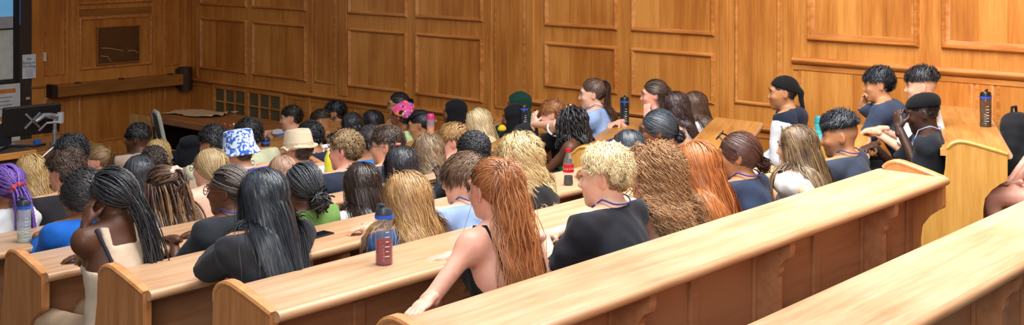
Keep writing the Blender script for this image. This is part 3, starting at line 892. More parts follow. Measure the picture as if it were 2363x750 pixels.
    for (s, W, hdir, zd, curl, spr, th) in hands:
        e = P.arm[s][1]; hd_ = hdir if hdir is not None else W-e
        v, q = hand_mesh(s, W, hd_, zd, curl, spr, th, (.9 if f else 1.), .0045*max(1, res*.8))
        Q = np.concatenate([Q, q+len(V)]); V = np.concatenate([V, v])
    # colours
    sk = np.array(srgb(SKIN.get(sp['skin'], sp['skin']))[:3]); col = np.tile(sk, (len(V), 1)); L = HL
    hcol = np.array(srgb(sp.get('hair', (None, '#222222', '#333333'))[1])[:3])
    x, y, z = L[:, 0], L[:, 1], L[:, 2]; inhead = (np.abs(x) < .1) & (np.abs(y) < .13) & (z > -.14) & (z < .14)
    def soft(d, w): return np.clip(d/w+.5, 0, 1)
    n = len(L); c0 = col[:n]
    lips = np.exp(-((x/.021)**2+((z+.06)/.010)**2)**2)*(y > .075)*inhead
    lipc = sk*np.array([.82, .52, .5]); c0 = mixc(c0, lipc, (lips*.75)[:, None])
    chk = np.exp(-(((np.abs(x)-.045)/.03)**2+((z+.025)/.03)**2+((y-.06)/.04)**2))*inhead
    nos = np.exp(-((x/.016)**2+((z+.025)/.016)**2+((y-.105)/.02)**2))*inhead
    ear = np.exp(-(((np.abs(x)-.082)/.012)**2+((z+.004)/.04)**2+((y+.012)/.03)**2))*inhead
    c0 = mixc(c0, sk*np.array([1.02, .78, .74]), np.clip(chk*.35+nos*.4+ear*.55, 0, .8)[:, None])
    eye = np.exp(-(((np.abs(x)-.031)/.02)**2+((z-.012)/.012)**2))*(y > .06)*inhead
    c0 = mixc(c0, sk*np.array([.72, .6, .55]), (eye*.5)[:, None])
    if g('beard'):
        b = soft(-.028-z+.25*np.maximum(0, .04-y), .03)*soft(y+.02, .03)*inhead*soft(z+.125, .02); b *= (1-lips)
        c0 = mixc(c0, hcol*.8, (b*g('beard'))[:, None])
    cover = g('scalp', 1.)
    if cover and not g('bald'):
        hl = soft(z-hairline(y, g('hlift', 0))-.003, .014)*inhead*(1-ear)
        m = hl*cover
        if g('fade'):       # clipped sides: stubble thickens upwards
            m = hl*np.clip((z-g('fade')+.05)/.07, .06, 1)
        c0 = mixc(c0, hcol, m[:, None])
    col[:n] = c0
    me = np_mesh('person', V, Q); me.materials.append(skin_mat())
    ca = me.color_attributes.new('Col', 'FLOAT_COLOR', 'POINT')
    if len(me.vertices) == len(col): ca.data.foreach_set('color', np.concatenate([col, np.ones((len(col), 1))], 1).astype(np.float32).ravel())
    o = bpy.data.objects.new('person', me); COL.objects.link(o); o.location = tuple(base); o.rotation_euler = (0, 0, yaw)
    tag(o, sp['label'], 'person', sp.get('group')); P.o = o; P.base = base; P.yaw = yaw
    face(P); garments(P); hair(P); extras(P)
    return P

def hpt(P, v): return P.H + P.Rh@(np.asarray(v, float)*P.hs)
def hmat(P): return Matrix([list(P.Rh[i]*P.hs)+[P.H[i]] for i in range(3)]+[[0, 0, 0, 1]])
def face(P):
    if P.sp.get('noface'): return
    EW = plain('eye white', '#cfc6bd', .25); IR = plain('dark iris', '#1d130d', .2)
    for s in (-1, 1):
        m = MB(); c = hpt(P, (s*.031, .0795, .012)); m.sph(c, .0115*P.hs, 14)
        look = Vector(P.Rh@np.array([0, 1, 0.]))
        e = m.build('eye', [EW, IR], P.o, smooth=True, auto=False)
        for pl in e.data.polygons:
            if pl.normal.dot(look) > .84: pl.material_index = 1
        # lids
        d = MB(); d.tube([hpt(P, (s*(.031+q*.0165), .0915-.006*abs(q)-.002*q*q-(.004 if q > 0 else .001)*abs(q), .0175-.0045*q*q)) for q in np.linspace(-1, 1, 7)], [.001, .0022, .0028, .003, .0028, .0022, .001], 6)
        d.build('eyelid', plain('lash '+P.sp['skin'], '#2a1a14' if P.sp['skin'] in ('dark', 'deep', 'brown') else '#5a3a30', .6), P.o, smooth=True)
        b = MB(); b.tube([hpt(P, (s*(.034+q*.02), .0955-.012*(q > 0)*q*q-.003*abs(q), .034+.004*(1-q*q)-.002*q)) for q in np.linspace(-1, 1, 7)], [.002, .0035, .004, .004, .0035, .0025, .001], 6)
        hc = P.sp.get('hair', (0, '#222222'))[1]; b.build('eyebrow', plain('brow'+hc, hc, .8), P.o, smooth=True)

def shell(P, prims, name, mat, h, cut=None, extra=None, wr=.0, parent=None, off=0.):
    """a garment: grown surface of some body parts, trimmed by cut"""
    lo = np.min([p[0][1] for p in prims], 0)-.03-off; hi = np.max([p[0][2] for p in prims], 0)+.03+off
    F = Field(*[np.arange(lo[i], hi[i]+h, h, dtype=np.float32) for i in range(3)])
    for p, k in prims: F.add(p, k)
    F.D = F.D-off
    if wr:
        X, Y, Z = F.grid((slice(None),)*3); ph = P.base[0]*7+P.base[1]*5
        n1 = np.sin(X*31+ph+1.8*np.sin(Z*17+ph)+Y*9)*np.sin(Z*23-X*12+ph*2)+.6*np.sin(Z*48+X*21+2*np.sin(X*26)+ph)*np.sin(X*37+Y*33)
        F.D = (F.D+wr*n1).astype(np.float32)
    if cut: F.cut(cut)
    V, Q = F.mesh()
    if len(V) == 0: return None
    return link(name, np_mesh(name, V, Q), mat, parent or P.o)

def garments(P):
    sp = P.sp; kind, c = sp['top'][0], sp['top'][1]; opt = sp['top'][2] if len(sp['top']) > 2 else {}
    nm = {'tee': 'shirt', 'long': 'shirt', 'tank': 'tank_top', 'cami': 'vest_top', 'hoodie': 'hoodie', 'jacket': 'jacket', 'collar': 'shirt'}[kind]
    M = cloth(nm, c, opt.get('c2'), opt.get('kind', 'plain'), scale=opt.get('scale', 1.))
    h = .0135*min(1.5, P.res); NB, C, S, ar = P.NB, P.C, P.S, P.ar
    T = [(p, k) for p, k in P.torso]
    if kind in ('tee', 'long', 'hoodie', 'jacket', 'collar'):
        fr = {'tee': opt.get('sl', .72), 'collar': opt.get('sl', .8)}.get(kind, 1.)
        loose = .011 if kind in ('tee', 'collar') else .016
        pr = list(T)
        for s in (-1, 1):
            a, e, w = P.arm[s]
            pr.append((el(a+[s*.004, 0, -.01], (.056*ar, .056*ar, .062*ar)), .05))
            if fr < 1: pr.append((cutrc(a, a+(e-a)*fr, .056*ar, .056*ar+.006), .03))
            else:
                pr.append((rc(a, e, .054*ar, .046*ar), .03)); pr.append((cutrc(e, e+(w-e)*.93, .047*ar, .036*ar), .02))
        nr = opt.get('neck', .060)
        def cut(X, Y, Z):
            # round neck opening, lower at the front
            dx = X-NB[0]; dy = Y-NB[1]-.01
            zz = Z-NB[2]-.026+.35*np.maximum(0, dy)+.12*np.minimum(0, dy)
            hole = nr-np.sqrt(dx*dx+dy*dy)
            return np.maximum(np.minimum(hole, zz+.075), np.maximum(zz, -1)) if kind != 'x' else zz
        o = shell(P, pr, nm, M, h, cut, wr=.0065, off=loose)
        # rib collar
        if kind in ('tee', 'long', 'jacket', 'hoodie'):
            ring = []
            for i in range(20):
                a = 2*PI*i/20; dy = math.sin(a); ring.append(np.array([NB[0]+math.cos(a)*(nr+.006), NB[1]+.012+dy*(nr+.002), NB[2]+.006-.30*max(0, dy)*nr-.04*min(0, dy)*nr+.002]))
            MB().tube(ring, .0085 if kind != 'hoodie' else .016, 8, closed=True).build('collar', M, o or P.o, smooth=True)
        if kind == 'collar':
            m = MB(); R1 = []
            for i in range(16):
                a = PI*.5+.35+(2*PI-.7)*i/15; cx, sy = math.cos(a), math.sin(a)
                R1.append([m.bm.verts.new((NB[0]+cx*r, NB[1]+.012+sy*r, NB[2]+zz-.25*max(0, sy)*r)) for r, zz in ((.064, .02), (.068, .038), (.074, .038), (.090, .004), (.086, -.006))])
            for A, B in zip(R1[:-1], R1[1:]):
                for k in range(4): m.bm.faces.new((A[k], A[k+1], B[k+1], B[k]))
            m.build('collar', M, o or P.o, smooth=True)
        if kind == 'hoodie' or opt.get('hood'):
            M = cloth('hood', opt['hood']) if opt.get('hood') else M
            hp = [(el(NB+[0, -.085, -.055], (.125, .06, .10)), .03), (el(NB+[.085, -.03, -.01], (.045, .075, .045)), .04), (el(NB+[-.085, -.03, -.01], (.045, .075, .045)), .04)]
            if opt.get('big'): hp.append((el(NB+[0, -.11, -.11], (.14, .06, .10)), .05))
            shell(P, hp, 'hood', M, h, None, wr=.005, parent=o or P.o)
        if opt.get('sleeves'):
            sp_ = []
            for s in (-1, 1):
                a, e, w = P.arm[s]; sp_ += [(rc(a+(e-a)*.16, e, .072*ar, .060*ar), .02), (cutrc(e, e+(w-e)*.9, .055*ar, .044*ar), .02)]
            shell(P, sp_, 'sleeves', cloth('sleeves', opt['sleeves']), h, wr=.004, off=loose)
        if opt.get('cuff'):
            for s in (-1, 1):
                a, e, w = P.arm[s]; q = a+(e-a)*fr; d = nrm(e-a)
                v1 = Vector(d).orthogonal().normalized(); v2 = Vector(d).cross(v1); MB().tube([Vector(q)+(v1*math.cos(t)+v2*math.sin(t))*.066*ar for t in np.linspace(0, 2*PI, 21)[:-1]], .008, 6, closed=True).build('sleeve_cuff', plain('cuff white', '#e8e6e2', .9), o or P.o, smooth=True)
    else:
        deep = opt.get('deep', .0); sx = .075 if kind == 'tank' else .06
        az = NB[2]-.12 if kind == 'tank' else NB[2]-.17-deep
        def cut(X, Y, Z):
            dx = np.abs(X-NB[0]-.0); back = Y < NB[1]+.01
            if kind == 'tank':
                arm = np.minimum(dx-.098+.25*np.maximum(0, NB[2]-.05-Z), Z-(S[1][2]-.13))
                nk = np.minimum(np.where(back, .058, .06)-dx, Z-(NB[2]-np.where(back, .06, .12)))
                return np.maximum(np.maximum(arm, nk), Z-(NB[2]+.02))
            return Z-az-.08*np.clip((Y-NB[1])/.1, -.6, .4)+0*dx
        o = shell(P, T, nm, M, h, cut, wr=.003, off=.008)
        if kind == 'cami' and opt.get('straps', 1):
            for s in (-1, 1):
                m = MB(); x0 = s*opt.get('sx', .085)
                pts = []
                for (y, z) in ((-.16, -.22), (-.14, -.16), (-.12, -.1), (-.08, -.03), (-.03, .02), (.03, .0), (.1, -.08), (.14, -.16)):
                    pts.append((NB[0]+x0, NB[1]+y, NB[2]+z))
                q = proj_pts(P, np.array(pts), .004); m.tube(q, .006*opt.get('sw', 1), 6); m.build('strap', M, o or P.o, smooth=True)
    bc = sp.get('legc', '#23252b')
    if sp.get('legs') == 'back': shell(P, [(el(P.hip+[0, 0, -.005], (.165, .118, .10)), .05)]+[(cutrc((s*.085, .02, .075), (s*.09, .13, .08), .088, .074), .03) for s in (-1, 1)], 'shorts', cloth('shorts', '#222226'), .014, wr=.004, off=.012)
    if bc: shell(P, [(el(P.hip+[0, 0, -.005], (.165, .118, .10)), .05)]+P.legs, 'trousers' if sp.get('legs') != 'skirt' else 'skirt', cloth('trousers', bc), .022*min(1.4, P.res), wr=.004, off=.013)
    shell(P, P.feet, 'shoes', plain('shoe leather', '#2b2a2a', .6), .02, off=.006)
def proj_pts(P, pts, lift, prims=None, it=4):
    pr = prims or (P.torso+P.neck)
    for _ in range(it):
        d = sdf_of(pr, pts); g_ = sdf_grad(pr, pts, d); pts = pts-g_*(d-lift)[:, None]
    return pts
# ------------------------------------------------------------------ hair
def to_b(P, p): return P.H + (np.asarray(p)*P.hs)@P.Rh.T
def simulate(P, X0, D0, L, M, lift, grav=.35, stiff=.75, force=(0, 0, -1.), noise=.05, coll=None, rnd=rng, att=.5):
    N = len(X0); out = np.zeros((N, M, 3)); out[:, 0] = X0; d = D0/np.maximum(np.linalg.norm(D0, axis=1, keepdims=True), 1e-9)
    ds = (L/(M-1))[:, None]; p = X0.copy(); force = np.asarray(force, float); coll = coll or P.solid; zn = P.NB[2]+.03
    for m in range(1, M):
        fo = force if force.ndim == 2 else force[None]
        d = d*stiff+fo*grav+rnd.normal(size=(N, 3))*noise; d /= np.linalg.norm(d, axis=1, keepdims=True)
        q = p+d*ds
        sd = sdf_of(coll, q); lf = lift+np.where(q[:, 2] < zn, .02, 0.)
        pen = np.maximum(lf-sd, 0)
        if (pen > 0).any():
            i = pen > 0; g_ = sdf_grad(coll, q[i], sd[i]); q[i] = q[i]+g_*pen[i][:, None]
        if att:      # hair lies close while it is still on the head
            far = (sd > lf) & (q[:, 2] > P.H[2]+.005*P.hs)
            if far.any(): g_ = sdf_grad(coll, q[far], sd[far]); q[far] = q[far]-g_*((sd-lf)[far]*att)[:, None]
        dd = q-p; n_ = np.linalg.norm(dd, axis=1, keepdims=True); d = dd/np.maximum(n_, 1e-6); q = p+d*ds
        out[:, m] = q; p = q
    return out
def curl(Pn, amp, freq, coh=1., flat=0., ramp=.25, seed=0):
    """adds wave or curl along strands; neighbours keep step"""
    N, M, _ = Pn.shape; seg = np.linalg.norm(np.diff(Pn, axis=1), axis=2); s = np.concatenate([np.zeros((N, 1)), np.cumsum(seg, 1)], 1)
    T = np.gradient(Pn, axis=1); T /= np.maximum(np.linalg.norm(T, axis=2, keepdims=True), 1e-9)
    a = np.cross(T, np.array([[[.31, .9, .3]]])); a /= np.maximum(np.linalg.norm(a, axis=2, keepdims=True), 1e-6); b = np.cross(T, a)
    r0 = Pn[:, M//3]; ph = (np.sin(r0[:, 0]*38+seed)+np.sin(r0[:, 1]*31+seed*2)+np.sin(r0[:, 2]*23))*2.2*coh+rng.uniform(0, 2*PI, N)*(1-coh)
    w = 2*PI*freq*s+ph[:, None]; A = amp*np.clip(s/(ramp*s[:, -1:]+1e-6), 0, 1)*(.7+.6*rng.random((N, 1)))
    return Pn+a*(A*np.sin(w))[..., None]+b*(A*np.cos(w)*(1-flat))[..., None]
def taper(N, M, r, tip=.35, root=.9):
    t = np.linspace(0, 1, M)[None]; return r*(root+(1-root)*np.minimum(1, t*6))*(1-(1-tip)*np.maximum(0, (t-.55)/.45)**1.5)*(.75+.5*rng.random((N, 1)))
def beads(rr, n, amp=.22):
    M = rr.shape[1]; return rr*(1+amp*np.sin(np.linspace(0, 2*PI*n, M))[None]+0*rr)
def over_scalp(P, roots, tie, M, lift):
    """strands combed over the scalp from their roots to the tie point"""
    a = (roots-SCALP_C)/SCALP_R; b = (np.asarray(tie)-SCALP_C)/SCALP_R*np.ones((len(roots), 1)); rb = np.linalg.norm(b, axis=1)[:, None]
    a = a/np.linalg.norm(a, axis=1, keepdims=True); bn = b/rb; rb = rb[:, None]
    om = np.arccos(np.clip((a*bn).sum(1), -1, 1)); t = np.linspace(0, 1, M)[None, :, None]; so = np.maximum(np.sin(om), 1e-3)[:, None, None]
    v = (np.sin((1-t)*om[:, None, None])*a[:, None]+np.sin(t*om[:, None, None])*bn[:, None])/so
    rad = 1+(lift[:, None, None]/.09)*np.sin(np.minimum(1, t*2.5)*PI/2)
    rad = rad*(1-t**3)+rb*t**3
    return to_b(P, SCALP_C+v*SCALP_R*rad)
def clump(S, roots, k, amt=.55, pw=1.4):
    """gathers strands into locks towards their tips"""
    N, M, _ = S.shape; k = max(2, int(k)); gi = rng.choice(N, min(k, N), replace=False)
    d = ((roots[:, None]-roots[gi][None])**2).sum(2); j = gi[d.argmin(1)]
    w = (np.linspace(0, 1, M)**pw*amt)[None, :, None]*(.6+.4*rng.random((N, 1, 1)))
    return S*(1-w)+S[j]*w
class HairM:
    def __init__(s, C): s.V = []; s.Q = []; s.n = 0; s.C = C; s.t = []; s.grad = .35; s.off = 0.
    def add(s, Pn, r, sides=3):
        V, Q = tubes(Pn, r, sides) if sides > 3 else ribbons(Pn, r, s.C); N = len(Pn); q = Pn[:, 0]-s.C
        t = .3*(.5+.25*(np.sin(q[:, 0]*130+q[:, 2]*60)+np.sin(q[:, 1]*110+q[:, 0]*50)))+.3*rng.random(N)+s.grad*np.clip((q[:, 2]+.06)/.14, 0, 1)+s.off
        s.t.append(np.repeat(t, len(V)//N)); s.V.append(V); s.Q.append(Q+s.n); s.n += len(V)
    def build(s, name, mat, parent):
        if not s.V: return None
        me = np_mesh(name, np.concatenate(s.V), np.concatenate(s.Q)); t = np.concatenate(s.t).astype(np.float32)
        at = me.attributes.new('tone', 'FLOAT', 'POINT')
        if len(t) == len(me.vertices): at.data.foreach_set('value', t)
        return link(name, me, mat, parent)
def hair(P):
    sp = P.sp; hs_ = sp.get('hair')
    if not hs_ or hs_[0] in ('none',): return
    style, c1, c2 = hs_[:3]; o = dict(hs_[3]) if len(hs_) > 3 else {}
    res = P.res; rs = max(1., res*.95); H = HairM(P.H+[0, -.01, .02]); g = o.get; H.grad = g('grad', .35)
    fine = not (g('bead') or g('sides') or style == 'afro' or g('thick'))
    n = int(g('n', 900)*(4.2 if fine else 1)/rs**1.3); rs *= .5 if fine else 1.
    mat = hair_mat(c1, c2, g('rough', .42), g('stripe', 0))
    if style == 'short':
        roots = scalp_roots(n, g('zmin'), g('lift', 0)); roots = roots[~((np.abs(roots[:, 0]) > .06) & (np.abs(roots[:, 1]+.012) < .032) & (roots[:, 2] < .045))]; n = len(roots); nn = scalp_n(roots); L = g('len', .045)*(.7+.6*rng.random(n))
        if g('zmin'): L = L*(.45+.55*np.clip((roots[:, 2]-g('zmin'))/.04, 0, 1))
        else: L = L*(.35+.65*np.clip((roots[:, 2]+.03)/.09, 0, 1))
        L = L*np.where((np.abs(roots[:, 0]) > .045) & (roots[:, 2] < .085), g('sides_len', .55), 1.)
        L = L*np.where(roots[:, 1] > .055, g('front_len', 1.), 1.)
        cv = np.array(g('comb', (0, .8, .2))); d = nn*g('up', .45)*.8+cv[None]+rng.normal(size=(n, 3))*g('mess', .18)
        if g('swirl'): d += np.cross(nn, [[0, 0, 1.]])*g('swirl')
        ut = np.clip((roots[:, 2]-.03)/.05, 0, 1)[:, None]; d = nn*g('up', .45)*.8*ut+nn*.1+cv[None]*ut+np.array([[0, -.6, -.6]])*(1-ut)+rng.normal(size=(n, 3))*g('mess', .18)*.75*(.3+.7*ut)
        if g('swirl'): d += np.cross(nn, [[0, 0, 1.]])*g('swirl')
        X = to_b(P, roots); D = d@P.Rh.T
        S = simulate(P, X, D, L*P.hs, 9, .003+g('vol', .014)*rng.random(n), g('grav', .2), .85, (0, 0, -1.), .04, att=g('att', .5))
        S = clump(S, roots, n/14, g('clump', .5))
        if g('curl'): S = curl(S, g('curl'), g('freq', 28), g('coh', .6))
        H.add(S, taper(n, 9, g('r', .0032)*rs))
    elif style == 'afro':
        roots = scalp_roots(n, g('zmin'), g('lift', 0)); nn = scalp_n(roots); L = g('len', .03)*(.75+.5*rng.random(n))
        if g('shape'):      # flat-top, fuller above
            L = L*np.clip(.35+(roots[:, 2]-.0)/.09, .3, 1.35)
        d = nn+rng.normal(size=(n, 3))*.35; X = to_b(P, roots); S = simulate(P, X, d@P.Rh.T, L*P.hs, 8, np.full(n, .002), .02, .95, (0, 0, -1.), .12)
        S = curl(S, g('curl', .005), g('freq', 70), .1, ramp=.1); H.add(S, taper(n, 8, g('r', .0032)*rs, .6))
    elif style in ('long', 'curly'):
        px = g('part', 0.); bk = g('back', .45); roots = scalp_roots(n, None, g('lift', 0)); roots = roots[roots[:, 1] < g('front', 9)]; n = len(roots); nn = scalp_n(roots)
        sg = np.tanh((roots[:, 0]-px)/.012); up = np.clip((roots[:, 2]-.02)/.09, 0, 1)
        fl = np.stack([sg*g('sidew', .8)*up, -bk*np.ones(n)-.5*np.clip(roots[:, 1]/.08, 0, 1), -.35*(1-up)], 1)
        d = nn*g('up', .3)*.6+fl+rng.normal(size=(n, 3))*.1
        L = g('L', .42)*(1+g('var', .12)*rng.normal(size=n)) - .11*np.clip((.12-roots[:, 2])/.17, 0, 1)*(1 if g('even', 1) else 0)
        L = np.maximum(L, .05)
        M = int(g('M', 24)); lift = .003+g('vol', .022)*.75*rng.random(n)*(.5+.5*up)
        fy = g('fy', -.22)*.5; F = np.tile(np.array([[0, fy, -1.]]), (n, 1)); F[:, 0] += np.sign(roots[:, 0])*g('out', .0)*.4; bk_ = roots[:, 1] < .05; F[:, 0] -= np.sign(roots[:, 0])*np.clip(np.abs(roots[:, 0])/.08, 0, 1)*g('in', .16)*bk_; F[:, 1] -= g('bk2', .14)*bk_
        if g('fr') is not None:       # part of the hair falls in front of the shoulders
            F[:, 1] = np.where(roots[:, 1] > g('fr'), .12, fy)
        F = F@np.eye(3); S = simulate(P, to_b(P, roots), d@P.Rh.T, L*P.hs, M, lift*P.hs, g('grav', .42), .72, F, g('noise', .035))
        S = clump(S, roots, n/22, g('clump', .55))
        if g('amp'): S = curl(S, g('amp'), g('freq', 12), g('coh', .85), g('flat', .5), g('ramp', .35))
        H.add(S, taper(n, M, g('r', .0040)*rs, g('tip', .35)), g('sides', 3))
        if g('clips'):
            for q in g('clips'): MB().sph(hpt(P, q), .007, 8).build('hair_bead', plain('bead white', '#e8e8ea', .4), P.o, smooth=True)
    elif style in ('pony', 'bun', 'half'):
        tie = np.array(g('tie', (0, -.118, .03))); roots = scalp_roots(n, None, g('lift', 0)); lift = .003+g('vol', .010)*rng.random(n)
        keep = np.ones(n, bool)
        if style == 'half': keep = roots[:, 2] > g('split', .05)
        A = over_scalp(P, roots[keep], tie+rng.normal(size=(keep.sum(), 3))*g('tsp', .006), 9, lift[keep]); nk = keep.sum()
        rr = g('r', .0032)*rs; sides = g('sides', 3)
        if g('wave'): A = np.stack([np.stack([np.interp(np.linspace(0, 8, 24), np.arange(9), A[i, :, k]) for k in range(3)], 1) for i in range(nk)]); A = curl(A, g('wave'), 22, .9, .3)
        if g('bead'):
            A = np.stack([np.stack([np.interp(np.linspace(0, 8, 30), np.arange(9), A[i, :, k]) for k in range(3)], 1) for i in range(nk)]) if nk else A
            H.add(A, beads(np.full((nk, 30), rr), 11), sides)
        else: H.add(A, np.full((nk, A.shape[1]), rr)*(.8+.4*rng.random((nk, 1))), sides)
        if style in ('pony', 'half'):
            m_ = int(g('m', nk)/1); M = int(g('M', 16)); st = to_b(P, tie+rng.normal(size=(m_, 3))*g('tsp', .006)*1.3); td = np.array(g('td', (0, -.8, .1)))
            d = np.tile(td[None], (m_, 1))+rng.normal(size=(m_, 3))*g('spread', .22)
            L = g('L', .35)*(1+g('var', .13)*rng.normal(size=m_)); fo = g('force', (0, -.05, -1.))
            S = simulate(P, st, d@P.Rh.T, L*P.hs, M, .006+g('tvol', .02)*rng.random(m_), g('grav', .25), .8, fo, g('noise', .04))
            if g('amp'): S = curl(S, g('amp'), g('freq', 10), g('coh', .85), g('flat', .5))
            if g('bead'):
                K = 44; S = np.stack([np.stack([np.interp(np.linspace(0, M-1, K), np.arange(M), S[i, :, k]) for k in range(3)], 1) for i in range(m_)])
                H.add(S, beads(taper(m_, K, rr, .6), 16), sides)
            else: H.add(S, taper(m_, M, g('tr', rr), .35), sides)
        if style == 'half':
            rt = roots[~keep]; k2 = len(rt); nn = scalp_n(rt); M = 18
            d = nn*.25+np.array([[0, -.4, -.4]]); S = simulate(P, to_b(P, rt), d@P.Rh.T, np.full(k2, g('L2', .38))*(.85+.3*rng.random(k2)), M, .004+.02*rng.random(k2), .3, .78, (0, -.2, -1.), .04)
            H.add(S, taper(k2, M, rr), sides)
        if style == 'bun':
            rb = g('rb', .042); bc = to_b(P, tie+nrm(tie-SCALP_C)*rb*.7); nb = int(g('nb', 90)/max(1, rs*.8)); K = 22
            ax = rng.normal(size=(nb, 3))*np.array([1, .5, 1]); ax /= np.linalg.norm(ax, axis=1, keepdims=True); u = np.cross(ax, rng.normal(size=(nb, 3))); u /= np.linalg.norm(u, axis=1, keepdims=True); v = np.cross(ax, u)
            t = np.linspace(0, 1, K)*g('turn', 4.6); R_ = rb*(.8+.3*rng.random((nb, 1)))
            S = bc+(u[:, None]*np.cos(t)[None, :, None]+v[:, None]*np.sin(t)[None, :, None])*(R_*np.ones((1, K)))[..., None]*np.array(g('bsc', (1, .9, 1)))
            S += rng.normal(size=(nb, 1, 3))*.004*np.ones((1, K, 1))+ (g('fray', 0)*(t/4.6)**6)[None, :, None]*(u[:, None]+rng.normal(size=(nb, 1, 3))*.5)
            rad = np.full((nb, K), g('br', rr*1.3))
            H.add(S, beads(rad, 9) if g('bead') else rad, sides)
        if g('wisps'):
            k2 = g('wisps'); rt = scalp_roots(k2*6); rt = rt[(rt[:, 1] > .03) & (np.abs(rt[:, 0]) > .04)][:k2]; k2 = len(rt)
            if k2:
                S = simulate(P, to_b(P, rt), (scalp_n(rt)*.5+np.array([[0, .1, -.6]]))@P.Rh.T, np.full(k2, .11), 10, np.full(k2, .004), .3, .8, (0, .0, -1), .05); H.add(S, taper(k2, 10, .0012))
    elif style == 'plaits':
        for s in (-1, 1):
            tie = np.array([s*.058, -.075, -.07]); rt = scalp_roots(n//2); rt = rt[rt[:, 0]*s > -.002]; k = len(rt)
            A = over_scalp(P, rt, tie+rng.normal(size=(k, 3))*.006, 9, .003+.01*rng.random(k)); H.add(A, np.full((k, 9), .0032*rs))
            M = 40; t = np.linspace(0, 1, M); L = g('L', .24)
            st = np.repeat(to_b(P, tie)[None], 1, 0); C_ = simulate(P, st, np.array([[s*.25, -.15, -1.]]), np.array([L]), M, np.array([.016]), .25, .8, (s*.05, -.1, -1.), 0)[0]
            for j in range(3):
                w = 2*PI*(t*5.5+j/3.); off = np.stack([.011*np.sin(w), .006*np.sin(2*w), 0*w], 1)
                H.add((C_+off)[None], np.full((1, M), .0095)*(1-.35*t)[None], 6)
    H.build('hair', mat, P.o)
    if g('scrunchie'):
        c = to_b(P, g('tie')); ax = P.Rh@nrm(g('td', (0, -.8, .1))); a = Vector(ax).orthogonal().normalized(); b = Vector(ax).cross(a); K = 26; rr = g('srad', .024)
        pts = [Vector(c)+(a*math.cos(2*PI*i/K)+b*math.sin(2*PI*i/K))*(rr+.006*math.sin(i*2.4*PI/1.3)) for i in range(K)]
        MB().tube(pts, [.014+.005*math.sin(i*2.2) for i in range(K)], 8, closed=True).build('scrunchie', cloth('scrunchie', g('scrunchie')), P.o, smooth=True)

